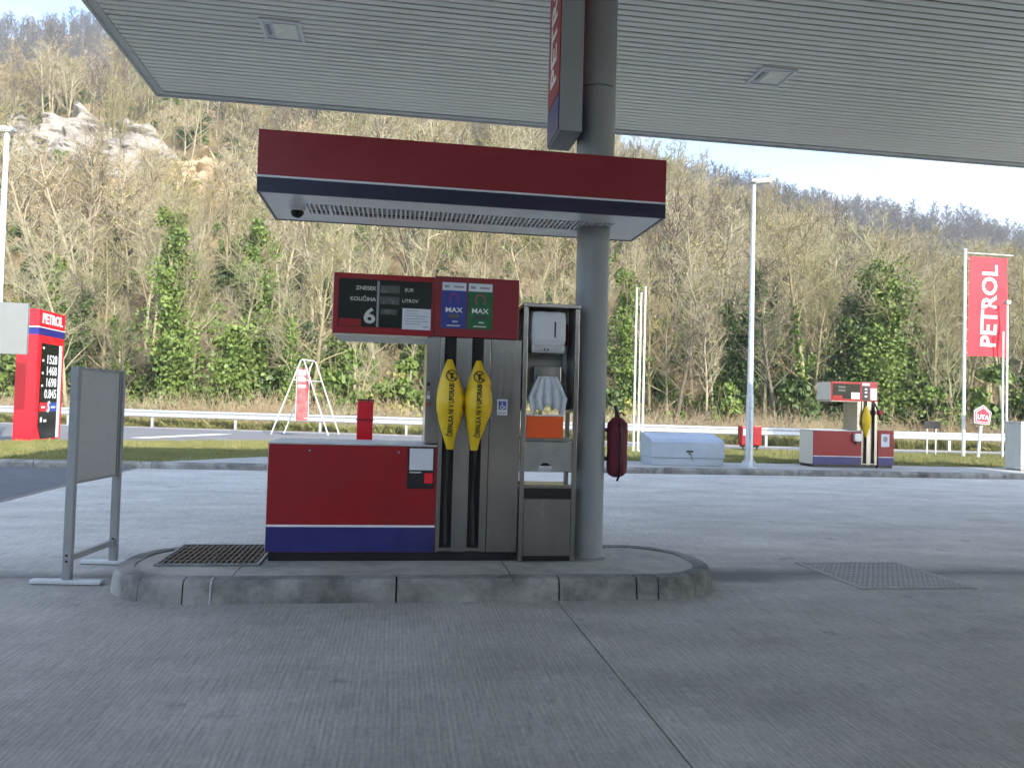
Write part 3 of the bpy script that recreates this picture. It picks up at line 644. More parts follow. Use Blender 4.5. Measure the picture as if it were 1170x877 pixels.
plate('red_strip', M['red'], hd, 0.462, 0.625, 1.722, 1.775)
nt = plate('notice', M['paper'], hd, 0.925, 1.135, 1.712, 1.868)
for i in range(7):
    w_ = (.10, .09, .17, .15, .17, .12, .06)[i]
    plate('print_line', M['grey_paint'], nt, 0.945 if i < 6 else 1.075, 0.945 + w_ if i < 6 else 1.115, 1.848 - i*.0195, 1.853 - i*.0195 + (0.003 if i == 6 else 0), y0=-.0213, y1=-.0206)
# product labels
for k, (x0, m_, rm, word) in enumerate(((1.212, M['blue_label'], M['purple'], '95'), (1.410, M['green_label'], M['rose'], 'D'))):
    lb = plate('product_label', m_, P, x0, x0+.188, 1.735, 2.083, y0=-.0075, y1=-.0045)
    plate('label_header', M['paper'], lb, x0+.004, x0+.184, 2.020, 2.080, y0=-.0090, y1=-.0076)
    plate('label_print', M['grey_paint'], lb, x0+.02, x0+.055, 2.040, 2.060, y0=-.0100, y1=-.0091)
    plate('label_print', M['grey_paint'], lb, x0+.09, x0+.165, 2.042, 2.056, y0=-.0100, y1=-.0091)
    q = MB(); nn = 32
    pts = [(x0+.094 + r*math.cos(a)*.86, -.0082, 1.955 + r*math.sin(a)) for r in (.034, .048) for a in [R(-50 + 280*j/(nn-1)) for j in range(nn)]]
    q.add(pts, [(j, j+1, nn+j+1, nn+j) for j in range(nn-1)]); q.build('label_ring', rm, lb)
    lettering('MAX', 0.052, M['sign_white'], lb, (x0+.094, -.0085, 1.872), sx=1.15, bold=.001)
    plate('label_print', M['lcd'], lb, x0+.055, x0+.135, 1.812, 1.842, y0=-.0085, y1=-.0076)
    plate('label_print', M['plastic_white'], lb, x0+.085, x0+.125, 1.782, 1.792, y0=-.0085, y1=-.0076)
    plate('label_print', M['grey_text'], lb, x0+.045, x0+.145, 1.752, 1.761, y0=-.0085, y1=-.0076)
# small badges on the steel
wb = plate('access_badge', M['paper'], P, 1.655, 1.735, 1.095, 1.215, y0=.001, y1=.0035)
plate('badge_field', M['blue_sign'], wb, 1.667, 1.723, 1.137, 1.200, y0=-.0005, y1=.0008)
wm = MB(); rr_ = [(r*math.cos(a), 0, r*math.sin(a)) for r in (.012, .017) for a in [R(130 + 250*j/15) for j in range(16)]]
wm.add([(1.693 + x, -.0015, 1.158 + z) for x, y, z in rr_], [(j, j+1, 17+j, 16+j) for j in range(15)])
for poly in ([(1.690, 1.186), (1.697, 1.186), (1.697, 1.193), (1.690, 1.193)], [(1.689, 1.160), (1.695, 1.160), (1.697, 1.184), (1.691, 1.184)], [(1.693, 1.160), (1.713, 1.160), (1.713, 1.165), (1.693, 1.165)], [(1.708, 1.145), (1.714, 1.145), (1.713, 1.165), (1.707, 1.165)]):
    wm.add([(x, -.0015, z) for x, z in poly], [(0, 1, 2, 3)])
wm.build('wheelchair_symbol', M['sign_white'], wb)
plate('badge_caption', M['grey_dark'], wb, 1.665, 1.725, 1.108, 1.114, y0=-.0002, y1=.0008)
plate('screw', M['black'], P, 1.690, 1.698, 1.262, 1.270, y0=.001, y1=.0038)
for i, (z_, m_) in enumerate(((1.30, 'black'), (1.235, 'grey_dark'), (1.20, 'paper'), (1.15, 'rose'))):
    plate('button_label', M[m_], P, 1.125, 1.15, z_, z_ + .028, y0=.024, y1=.0285)
# sticker on the base cabinet
st = plate('sticker', M['black'], body, 0.998, 1.198, 0.535, 0.842, y0=-.0032, y1=-.0005)
plate('sticker_field', M['paper'], st, 1.012, 1.186, 0.672, 0.832, y0=-.0042, y1=-.0034)
plate('sticker_caption', M['grey_text'], st, 1.015, 1.10, 0.650, 0.660, y0=-.0042, y1=-.0034)
plate('sticker_logo', M['red_bright'], st, 1.125, 1.186, 0.575, 0.650, y0=-.0042, y1=-.0034)

make_cover(fw(PX + 1.298, PY - 0.006, 0.975), 0.672, 'yellow printed cover over the left nozzle of the near pump', 'yellow nozzle covers', 1.0, lean=-0.02)
make_cover(fw(PX + 1.503, PY - 0.006, 0.972), 0.672, 'yellow printed cover over the right nozzle of the near pump', 'yellow nozzle covers', 5.5, lean=0.015, tab_side=1)

# far pump
FX, FY, FZ = 8.79, 11.15, 0.116
P2, body2, hd2, gl2, cb2, hz2 = make_pump('small distant red fuel pump on the far kerb, one nozzle under a yellow cover', fw(FX, FY, FZ), False, 'fuel pumps', colw=0.50, slots=(1.30, 1.50), head_split=1.18, header_x1=1.61, H=1.56)
e2 = MB(); e2.box(1.64, 2.05, 0.0, 0.62, 0.064, 0.885, .006); e2 = e2.build('side_cabinet', M['red'], P2)
q = MB(); q.box(1.643, 2.047, -.003, .002, .068, .248); q.build('blue_band', M['navy'], e2)
q = MB(); q.box(1.643, 2.047, -.003, .002, .249, .264); q.build('white_stripe', M['sign_white'], e2)
q = MB(); q.box(1.66, 2.03, 0.03, 0.6, 0, 0.062); q.build('plinth', M['black'], P2)
sk = plate('sticker', M['paper'], e2, 1.72, 1.93, 0.50, 0.80, y0=-.004, y1=-.001)
q = MB(); q.lathe([(.06, 0), (.06, .002)], n=20); moved(q, lambda a, b, c: (1.825+a, -.005-c, .68+b*1.2)); q.build('sticker_mark', M['grey_dark'], sk)
nt = plate('notice', M['paper'], hd2, 0.93, 1.14, 1.61, 1.76)
plate('red_strip', M['red'], hd2, 0.47, 0.70, 1.61, 1.68)
plate('lcd_window', M['lcd'], hd2, 0.60, 0.78, 1.86, 1.90); plate('lcd_window', M['lcd'], hd2, 0.60, 0.78, 1.78, 1.82)
plate('label_header', M['paper'], P2, 1.215, 1.40, 1.93, 1.985, y0=-.008, y1=-.0045)
lb = plate('product_label', M['black'], P2, 1.215, 1.40, 1.58, 1.925, y0=-.008, y1=-.0045)
for z_ in (1.66, 1.75, 1.83): plate('label_print', M['paper'], lb, 1.28, 1.34, z_, z_ + .035, y0=-.0095, y1=-.0081)
plate('product_label', M['paper'], P2, 1.43, 1.58, 1.60, 1.87, y0=-.008, y1=-.0045)
q = MB(); q.box(0.99, 1.16, -.09, -.002, .62, .80, .01); q.build('receipt_box', M['galv'], P2)
q = MB(); q.box(1.05, 1.12, -.05, -.002, .55, .615, .006); q.build('receipt_slot', M['black'], P2)
make_cover(fw(FX + 1.32, FY - 0.006, FZ + 0.72), 0.74, 'small yellow nozzle cover hanging on the distant pump', 'yellow nozzle covers', 9.0, text=False)
nz_ = thing('fuel_nozzle', 'black and red nozzle hung on the right side of the distant pump', 'nozzle', fw(FX + 1.52, FY - 0.04, FZ + 1.10))
q = MB(); q.tube([(0, 0, .42), (.02, -.05, .30), (.06, -.10, .17), (.07, -.10, .02)], [.016, .022, .03, .02], 10); q.build('body', M['black'], nz_)
q = MB(); q.box(.01, .13, -.16, -.04, .15, .26, .02); q.build('splash_guard', M['red'], nz_)
q = MB(); q.tube([(.06, -.12, .14), (.13, -.11, .08), (.10, -.10, .0)], .008, 6); q.build('lever', M['black'], nz_)

# ------------------------------------------------------------------ service cabinet
sv = thing('service_cabinet', 'narrow open stainless steel service cabinet between the near pump and the column', 'cabinet', fw(0.112, 0.215, PZ))
def sb(name, m, *a, ch=0.0, par=sv):
    q_ = MB(); q_.box(*a, ch); return q_.build(name, m, par)
Wc, Dc, Hc_ = 0.435, 0.30, 1.955
for x in (0, Wc-.034):
    for y in (0, Dc-.034): sb('post', M['steel'], x, x+.034, y, y+.034, 0, Hc_-.03, ch=.003)
sb('top', M['steel'], -.003, Wc+.003, -.003, Dc+.003, Hc_-.029, Hc_, ch=.004)
sb('back_panel', M['steel_dull'], .035, Wc-.035, Dc-.03, Dc-.02, 1.22, Hc_-.03)
sb('side_panel', M['steel_dull'], Wc-.032, Wc-.027, .036, Dc-.036, 1.13, Hc_-.03)
sb('side_panel', M['steel_dull'], .027, .032, .036, Dc-.036, 1.13, Hc_-.03)
sb('red_backing', M['red'], .036, Wc-.036, Dc-.045, Dc-.032, 1.66, 1.83)
sb('paper_holder', M['steel'], .10, .31, .06, .24, 1.36, 1.48, ch=.006)
q = MB(); q.box(.115, .30, .055, .0595, 1.375, 1.465); q.build('holder_flap', M['steel'], sv)
q = MB(); q.tube([(.355, .16, 1.24), (.35, .16, 1.45), (.36, .16, 1.64)], .018, 10); q.build('squeegee_handle', M['grey_dark'], sv)
q = MB(); q.box(.325, .395, .10, .22, 1.15, 1.24, .01); q.build('squeegee_holder', M['black'], sv)
sb('shelf', M['steel'], .035, Wc-.035, .004, Dc-.005, .905, .93, ch=.003)
bp_ = MB()          # bin front with a half round opening at its lower edge
arcp = [(.195 + .055*math.cos(a), .68 + .062*math.sin(a)) for a in np.linspace(math.pi, 0, 14)]
bp_.prism([(.036, .68)] + arcp + [(Wc-.036, .68), (Wc-.036, .90), (.036, .90)], .012, .018, 'y'); bp_.build('bin_front', M['steel_dull'], sv)
sb('bin_back', M['pit'], .036, Wc-.036, Dc-.04, Dc-.034, .70, .90)
sb('sill', M['steel'], .035, Wc-.035, .004, Dc-.005, .55, .575, ch=.003)
sb('dark_lip', M['black'], .035, Wc-.035, .012, .10, .47, .548)  # black lip below the sill
sb('door', M['steel'], .037, Wc-.037, .004, .020, .045, .468, ch=.003)
sb('lower_box', M['steel_dull'], .036, Wc-.036, .022, Dc-.01, .02, .54)
sb('kick_plate', M['black'], .036, Wc-.036, .010, .02, 0.0, .04)
tw = thing('towel_dispenser', 'white rounded plastic towel dispenser at the top of the service cabinet', 'dispenser', fw(0.112 + .20, 0.215 + .02, PZ + 1.575))
q = MB(); q.box(-.142, .142, 0.0, .20, .055, .33, .052); q.build('cover', M['plastic_white'], tw)
q = MB(); q.box(-.134, .134, .008, .20, .0, .085, .03); q.build('lower_cover', M['galv'], tw)
q = MB(); q.box(.040, .052, -.0015, .004, .125, .245); q.build('level_window', M['black'], tw)
for x in (-.03, -.005): q = MB(); q.lathe([(.008, 0), (.008, .004)], n=10); moved(q, lambda a, b, c: (x+a, .008-c, .03+b)); q.build('lock', M['black'], tw)
# crumpled disposable gloves hanging from the holder
gv = MB(); n1, n2 = 30, 20; gr_ = []
for i in range(n1+1):
    for j in range(n2+1):
        s_, t_ = i/n1, j/n2
        wd = lerp_tab([(0, .075), (.3, .115), (.6, .15), (1, .125)], t_)
        x = (s_-.5)*2*wd; drop = .255
        z = -t_*drop*(1 + .07*math.sin(s_*22.0)*t_ + .10*math.sin(s_*7+1))
        y = -.03 - .022*math.sin(s_*26) * (0.3 + t_) - .03*t_ + .02*mnoise.noise(Vector((s_*6, t_*5, 2)))
        gr_.append((x, y, z))
gv.add(gr_, [(i*(n2+1)+j, (i+1)*(n2+1)+j, (i+1)*(n2+1)+j+1, i*(n2+1)+j+1) for i in range(n1) for j in range(n2)], True)
go = gv.build('disposable_gloves', M['pale_layer'])
go.location = fw(0.112 + .20, 0.215 + .07, PZ + 1.40); go.rotation_euler = (0, 0, YAW)
sm_ = go.modifiers.new('thick', 'SOLIDIFY'); sm_.thickness = 0.002
tag(go, 'bunch of crumpled pale disposable gloves hanging in the service cabinet', 'gloves')
ob = thing('orange_bin', 'bright orange open box standing on the shelf of the service cabinet', 'box', fw(0.112 + .04, 0.215 + .01, PZ + .9305))
q = MB(); q.prism([(0.004, 0), (.284, 0), (.288, .165), (0, .165)], 0, .012, 'y'); q.prism([(0.004, 0), (.284, 0), (.288, .165), (0, .165)], .19, .20, 'y')
q.box(.004, .014, .0121, .1899, .001, .164); q.box(.274, .284, .0121, .1899, .001, .164); q.box(.0145, .2735, .0121, .1899, .001, .01); q.build('box_body', M['orange'], ob)
q = MB(); q.box(-.003, .291, -.004, .012, .1655, .178, .003); q.build('rim', M['paper'], ob)

# ------------------------------------------------------------------ extinguisher under a cover
ex = thing('fire_extinguisher', 'fire extinguisher under a dark burgundy cover, hanging on the right of the column', 'extinguisher', fw(0.925, 0.43, 0.77))
prof = [(.030, .0), (.055, .012), (.078, .035), (.082, .10), (.079, .22), (.082, .36), (.078, .425), (.05, .46), (.028, .475)]
q = MB(); n = 32; vs = []
for r, z in prof:
    for j in range(n):
        a = 2*math.pi*j/n; f_ = 1 + .05*math.cos(5*a + z*6) + .04*mnoise.noise(Vector((math.cos(a)*2, math.sin(a)*2, z*7)))
        vs.append((r*f_*math.cos(a), r*f_*math.sin(a), z))
q.add(vs, [(i*n+j, i*n+(j+1) % n, (i+1)*n+(j+1) % n, (i+1)*n+j) for i in range(len(prof)-1) for j in range(n)], True); q.add(vs[:n], [tuple(range(n))]); q.add(vs[-n:], [tuple(range(n))])
q.build('fabric_cover', M['burgundy'], ex)
q = MB(); q.tube([(.0, 0, .46), (-.005, 0, .51), (-.02, 0, .57)], [.026, .018, .013], 10); q.build('handle', M['black'], ex)
q = MB(); q.tube([(-.005, -.02, .50), (.03, -.02, .515), (.05, -.02, .49)], .008, 6); q.build('lever', M['burgundy'], ex)
q = MB(); q.tube([(.0, -.0835, .455), (.006, -.086, .30), (.0, -.087, .12), (.004, -.084, .03), (.0, -.03, -.025)], .010, 6); q.build('pull_strap', M['black'], ex)
for z_ in (.13, .36): q = MB(); q.box(-.112, -.075, -.02, .02, z_, z_+.03); q.build('wall_bracket', M['black'], ex)

# ------------------------------------------------------------------ grey screen on two posts, left
bs = thing('screen_barrier', 'free-standing grey mesh screen on two posts with flat feet, left of the island', 'barrier', fw(-3.03, 0.19, 0.0), rot=YAW + R(-6))
M['screen'] = mat('grey_mesh_panel', (0.42, 0.42, 0.415), 0.6, var=0.08, scale=40, bump=0.25, bscale=320)
for y in (0.0, 0.67):
    q = MB(); q.box(-.028, .028, y-.022, y+.022, .034, 1.50, .004); po = q.build('post', M['grey_dark'], bs)
    for z_ in (.16, .20): q = MB(); q.lathe([(.009, 0), (.009, .006)], n=8); moved(q, lambda a, b, c: (a, y-.0225-c, z_+b)); q.build('bolt', M['black'], po)
    q = MB(); q.box(-.24, .24, y-.03, y+.03, 0.003, .033, .006); q.build('foot', M['galv'], bs)
q = MB(); q.box(-.008, .008, .024, .646, .70, 1.485); q.build('panel', M['screen'], bs)
for z0, z1 in ((1.478, 1.50), (.685, .70)): q = MB(); q.box(-.014, .014, .023, .647, z0, z1); q.build('panel_rail', M['grey_dark'], bs)
for y0, y1 in ((.0225, .045), (.625, .6475)): q = MB(); q.box(-.015, .015, y0, y1, .7005, 1.4775); q.build('panel_rail', M['grey_dark'], bs)
q = MB(); q.box(-.018, .018, .023, .647, .155, .195, .003); q.build('lower_rail', M['grey_dark'], bs)

# red post behind the near pump
rb = thing('red_bollard', 'square red post standing just behind the near pump base', 'bollard', fw(-1.16, 1.22, 0.0))
q = MB(); q.box(0, .135, 0, .10, 0, 1.32, .01); q.build('post', M['red_bright'], rb)
q = MB(); q.box(-.004, .139, -.004, .104, 1.322, 1.335, .003); q.build('cap', M['red_dark'], rb)
q = MB(); q.box(-.004, .139, -.004, .104, 1.15, 1.165); q.build('seam', M['red_dark'], rb)
q = MB(); q.box(-.06, .195, -.06, .16, 0.001, .014, .003); q.build('foot_plate', M['steel_dull'], rb)

# ------------------------------------------------------------------ price totem
tt = thing('price_totem', 'tall bright red price totem with black price board on the grass at the left', 'totem', fw(-10.56, 15.95, 0.09))
TW, TD, TH_ = 0.52, 1.55, 3.42
q = MB(); q.box(0, TW, 0, TD, 0, TH_, .01); q.build('body', M['red_bright'], tt)
q = MB(); q.box(-.003, TW+.003, -.003, TD+.003, 2.76, 2.94); q.build('blue_band', M['blue_deep'], tt)
q = MB(); q.box(-.004, TW+.004, -.004, TD+.004, 2.945, 2.975); q.build('white_stripe', M['sign_white'], tt)
lettering('PETROL', 0.36, M['sign_white'], tt, (TW + .006, TD*.5, 3.19), face='+x', bold=.012, sx=.95, depth=.004)
q = MB(); q.prism([(.34, .05), (1.22, .05), (1.22, 2.55), (.20, 2.55), (.16, .36)], TW + .001, TW + .012, 'x'); pbn = q.build('price_board', M['glass_black'], tt)
q = MB(); q.box(TW + .001, TW + .016, 1.225, 1.40, .05, 2.55); q.build('board_edge', M['sign_white'], tt)
for i, tx in enumerate(('1528', '1468', '1698', '0.845')):
    lettering(tx, 0.33, M['sign_white'], pbn, (TW + .0145, .80, 2.13 - i*.305), face='+x', bold=.006, sx=1.0, name='price', depth=.002)
for i in range(4):
    q = MB(); q.box(TW + .0125, TW + .0155, .24, .34, 2.40 - i*.33, 2.46 - i*.33); q.build('grade_mark', M['sign_white'], pbn)
q = MB(); q.prism([(.20, .76), (.62, .76), (.70, 1.0), (.20, 1.0)], TW + .0125, TW + .0155, 'x'); q.build('logo_field', M['red_bright'], pbn)
q = MB(); q.prism([(.63, .76), (1.20, .76), (1.20, 1.0), (.72, 1.0)], TW + .0125, TW + .0155, 'x'); q.build('logo_field', M['blue_sign'], pbn)
lettering('S', 0.40, M['sign_white'], pbn, (TW + .019, .68, .87), face='+x', bold=.012, sx=.9, shear=.2, name='logo_letter', depth=.002)
for (y0, y1) in ((.28, .50), (.86, 1.12)): q = MB(); q.box(TW + .016, TW + .0185, y0, y1, .85, .90); q.build('logo_bar', M['sign_white'], pbn)
for (y0, y1) in ((.26, .36), (.46, .62)): q = MB(); q.box(TW + .0125, TW + .0155, y0, y1, .48, .55 + (.06 if y0 < .3 else 0)); q.build('service_icon', M['sign_white'], pbn)

# lamp post and grey box at the left edge
lp0 = thing('street_lamp', 'white lamp post at the left edge of the picture, rising beside the grey panel', 'street lamp', fw(-10.10, 14.0, 0.1), group='street lamps')
q = MB(); q.tube([(0, 0, 0), (0, 0, 4.0), (0, 0, 7.35)], [.085, .07, .05], 14); q.build('pole', M['white'], lp0)
q = MB(); q.box(-.30, .16, -.13, .13, 7.36, 7.46, .03); q.build('lamp_head', M['galv'], lp0)
q = MB(); q.box(-.26, .12, -.10, .10, 7.345, 7.358); q.build('lamp_glass', M['diff'], lp0)
gp_ = thing('sign_panel', 'blank light grey panel at the left edge in front of the red totem', 'panel', fw(-10.06, 13.75, 0.1), rot=YAW)
q = MB(); q.box(-.55, .71, 0, .09, 2.11, 3.30, .012); q.build('panel', M['panel_grey'], gp_)
for x in (-.40, .05): q = MB(); q.tube([(x, .13, 0), (x, .13, 3.0)], .035, 10); q.build('post', M['galv'], gp_)

# ------------------------------------------------------------------ right side street furniture
sl_ = thing('street_lamp', 'tall slim lamp post on the far kerb, left of the distant pump', 'street lamp', fw(6.92, 10.55, 0.115), group='street lamps')
q = MB(); q.tube([(0, 0, .02), (0, 0, 1.6), (0, 0, 1.62), (0.0, 0, 6.33)], [.088, .078, .066, .042], 16); q.build('pole', M['galv'], sl_)
q = MB(); q.lathe([(.17, 0), (.17, .018), (.12, .03), (.10, .14), (.088, .15)], n=20); q.build('base_plate', M['galv'], sl_)
for a in range(4): q = MB(); q.prism([(0.0, 0.03), (.15, .03), (0.0, .22)], -.008, .008, 'y'); f_ = q.build('gusset', M['galv'], sl_); f_.rotation_euler = (0, 0, R(45 + 90*a)); f_.location = (0.075*math.cos(R(45+90*a)), 0.075*math.sin(R(45+90*a)), 0)
hd_ = MB(); hd_.box(-.10, .42, -.13, .13, 0, .075, .03); ho = hd_.build('lamp_head', M['galv'], sl_); ho.location = (0, 0, 6.34); ho.rotation_euler = (0, R(-8), 0)
q = MB(); q.box(.0, .38, -.10, .10, -.012, -.002); go2 = q.build('lamp_glass', M['diff'], ho)

gb = thing('grit_chest', 'low grey-blue metal chest with sloping lid on the far kerb', 'chest', fw(4.79, 10.85, 0.115))
M['chest'] = mat('grey_blue_metal', (0.36, 0.42, 0.50), 0.45, metal=0.2, var=0.08, scale=3, dirt=0.3, dirt_col=(0.2, 0.2, 0.2))
q = MB(); q.box(0, 1.68, 0.02, .78, .0, .17, .01); q.build('lower_body', M['chest'], gb)
q = MB(); q.prism([(0.0, .176), (0.0, .52), (.10, .585), (.70, .71), (.80, .68), (.80, .176)], -.01, 1.69, 'x'); q.build('lid', M['chest'], gb)
q = MB(); q.box(.80, .95, -.03, -.001, .30, .34, .006); q.build('handle', M['black'], gb)
q = MB(); q.box(.85, .89, -.018, -.001, .25, .285, .004); q.build('lock', M['black'], gb)
q = MB(); q.tube([(.90, -.012, .26), (.93, -.012, .14), (.98, -.012, .11)], .006, 6); q.build('chain', M['black'], gb)

for i, (u, h, lab) in enumerate(((6.085, 4.80, 'slim white flagless pole, leftmost of the three behind the grey chest'), (6.225, 4.66, 'slim white flagless pole, middle one of the three behind the grey chest'), (6.352, 4.84, 'slim white flagless pole, rightmost of the three behind the grey chest'))):
    p_ = thing('flag_pole', lab, 'pole', fw(u, 16.3, 0.09), group='flagless white poles')
    q = MB(); q.tube([(0, 0, .05), (0, 0, h)], [.034, .026], 12); q.build('pole', M['white'], p_)
    q = MB(); q.box(-.055, .055, -.09, .09, 0, .05, .005); q.build('foot', M['galv'], p_)
    q = MB(); q.lathe([(.02, h), (.034, h+.015), (.034, h+.035), (.01, h+.05)], n=12); q.build('finial', M['white'], p_)

fp_ = thing('flag_pole', 'tall white pole carrying the red banner at the right', 'pole', fw(17.63, 17.3, 0.09))
q = MB(); q.tube([(0, 0, 0), (0, 0, 6.80)], [.058, .042], 14); q.build('pole', M['white'], fp_)
q = MB(); q.tube([(0, -.02, 6.74), (1.75, -.02, 6.74)], .016, 8); q.build('banner_arm', M['white'], fp_)
q = MB(); q.lathe([(.03, 6.80), (.05, 6.82), (.05, 6.85), (.01, 6.88)], n=12); q.build('finial', M['white'], fp_)
fb = thing('banner', 'vertical red banner with white lettering hanging from the pole at the right', 'banner', fw(17.63, 17.27, 3.42))
def flag_y(x, z): return .05*math.sin(x*3.1 + z*1.2) * (0.2 + x/1.4*.5) * (1.1 - z/3.3*.8) + .03*math.sin(z*4 + x*6) * x/1.4
def flag_map(x, z): return (.14 + x - (3.3 - z)*.018, flag_y(x, z), z + .02*math.sin(x*2.5)*(1 - z/3.3))
q = MB(); n1, n2 = 20, 44
vs = [flag_map(1.42*i/n1, 3.30*j/n2) for i in range(n1+1) for j in range(n2+1)]; nv = len(vs)
vs += [(x, y + .004, z) for x, y, z in vs]; W2 = n2 + 1
fs = [(i*W2+j, (i+1)*W2+j, (i+1)*W2+j+1, i*W2+j+1) for i in range(n1) for j in range(n2)]; fs += [tuple(nv + k for k in reversed(f)) for f in fs]
q.add(vs, fs, True); fo = q.build('cloth', M['flag'], fb)
tm = text_mb('PETROL', 0.78, bold=.016, depth=0.0, sx=1.0); moved(tm, lambda x, y, z: (-z, y, x))
def onflag(x, y, z):
    a, b, c = flag_map(.78 + x, 1.66 + z); return (a, b - .012, c)
moved(tm, onflag).build('lettering', M['sign_white'], fo)
for z_ in np.linspace(.1, 3.2, 9): q = MB(); q.tube([(.02, 0.01, z_), (.16 - (3.3-z_)*.018, 0.0, z_)], .006, 5); q.build('loop', M['white'], fb)

us = thing('roadside_sign', 'small house-shaped red sign on a leaning white post beside the red banner pole', 'sign', fw(17.86, 16.9, 0.09))
us.rotation_euler = (0, R(5), YAW)
q = MB(); q.tube([(0, .03, 0), (0, .03, 1.05)], .045, 10); q.build('post', M['white'], us)
def penta(s, cz=1.38): return [(-.27*s, cz-.27*s), (.27*s, cz-.27*s), (.31*s, cz+.13*s), (0, cz+.34*s), (-.31*s, cz+.13*s)]
q = MB(); q.prism(penta(1.0), -.02, .02, 'y'); q.build('board', M['sign_white'], us)
q = MB(); q.prism(penta(.93), -.026, -.021, 'y'); q.build('board_field', mat('sign_crimson', (.36, .02, .05), .5), us)
q = MB(); q.prism(penta(.80), -.031, -.027, 'y'); q.build('inner_line', M['sign_white'], us)
q = MB(); q.prism(penta(.73), -.036, -.032, 'y'); q.build('inner_field', bpy.data.materials['sign_crimson'], us)
lettering('UTA', .21, M['sign_white'], us, (0, -.0375, 1.32), bold=.004, sx=.95)

for u, h, lab in ((18.80, 4.15, 'thin white pole in front of the red banner, the shorter of two'), (18.95, 5.05, 'thin white pole with a small floodlight on top, in front of the red banner')):
    p_ = thing('thin_pole', lab, 'pole', fw(u, 17.0, 0.09), group='thin poles by the banner')
    q = MB(); q.tube([(0, 0, 0), (0, 0, h)], [.036, .03], 10); q.build('pole', M['white'], p_)
    q = MB(); q.box(-.09, .09, -.09, .09, -.01, .02); q.build('foot', M['galv'], p_)
    if h > 4.5:
        q = MB(); q.box(-.12, .05, -.10, .06, h, h+.13, .02); q.build('floodlight', M['grey_dark'], p_)
        q = MB(); q.box(-.11, .04, -.106, -.101, h+.015, h+.115); q.build('floodlight_glass', M['diff'], p_)
ds = thing('dark_sign', 'small dark board seen from behind on two thin posts, in front of the guardrail', 'sign', fw(17.0, 18.0, 0.09))
for x in (-.16, .16): q = MB(); q.tube([(x, 0, 0), (x, 0, 1.1)], .022, 8); q.build('post', M['white'], ds)
q = MB(); q.box(-.30, .30, -.05, -.025, .90, 1.14, .006); q.build('board', M['black'], ds)
rbx = thing('red_box', 'small red box on short legs behind the lamp post, above the grass', 'box', fw(10.24, 18.0, 0.09))
q = MB(); q.box(0, .30, 0, .3, .20, .82, .03); q.build('bin', M['red'], rbx)
q = MB(); q.box(.40, .70, 0, .3, .20, .84, .03); q.build('bin', M['red'], rbx)
q = MB(); q.box(.06, .22, -.006, -.001, .52, .74); q.build('notice', M['paper'], rbx)
q = MB(); q.box(.04, .66, .1, .2, .14, .195); q.build('tray', M['black'], rbx)
for x in (.1, .58): q = MB(); q.box(x, x+.04, .12, .16, 0, .138); q.build('leg', M['black'], rbx)
ub = thing('utility_cabinet', 'grey utility cabinet cut by the right edge of the picture', 'cabinet', fw(14.08, 11.0, 0.115))
q = MB(); q.box(0, .9, 0, .5, .04, 1.15, .01); q.build('body', M['galv'], ub)
q = MB(); q.box(-.02, .92, -.02, .52, 1.152, 1.19, .008); q.build('lid', M['galv'], ub)
q = MB(); q.box(.02, .88, .02, .48, 0, .038); q.build('plinth', M['grey_dark'], ub)
q = MB(); q.box(.45, .455, -.004, -.001, .08, 1.1); q.build('door_gap', M['black'], ub)
q = MB(); q.box(.10, .3, -.005, -.001, .12, .2); q.build('sticker', M['red'], ub)

# swing-like pipe frame with a hanging banner
af = thing('pipe_stand', 'white tube A-frame stand by the road, seen above the near pump base', 'stand', fw(-4.30, 23.6, 0.09))
for y, dx in ((0, 0.0), (1.0, 0.32)):
    for sx in (-1, 1):
        q = MB(); q.tube([(dx + sx*1.02, y, 0), (dx + sx*.05, y, 2.74)], .024, 8); q.build('leg', M['white'], af)
    q = MB(); q.tube([(dx - .32, y, 2.0), (dx + .32, y, 2.0)], .016, 6); q.build('brace', M['white'], af)
q = MB(); q.tube([(0, -.05, 2.76), (.32, 1.05, 2.76)], .026, 8); q.build('top_bar', M['white'], af)
q = MB(); q.tube([(.12, .02, .60), (1.05, .4, .60)], .014, 6); q.build('brace', M['white'], af)
hb = thing('hanging_banner', 'narrow faded red and white banner hung inside the white A-frame', 'banner', fw(-4.30, 23.85, 0.60))
q = MB(); q.box(-.20, .24, -.006, .006, 0, 1.95); q.build('cloth', mat('faded_banner', (.34, .02, .03), .7, color2=(.55, .20, .19), scale=4), hb)
for z_, h_ in ((1.22, .12), (1.45, .16), (1.66, .22)): q = MB(); q.box(-.16, .12, -.009, -.0062, z_, z_ + h_); q.build('white_print', M['sign_white'], hb)
for x in (-.21, .245): q = MB(); q.tube([(x, 0, -.03), (x, 0, 2.0)], .012, 6); q.build('edge_tube', M['white'], hb)

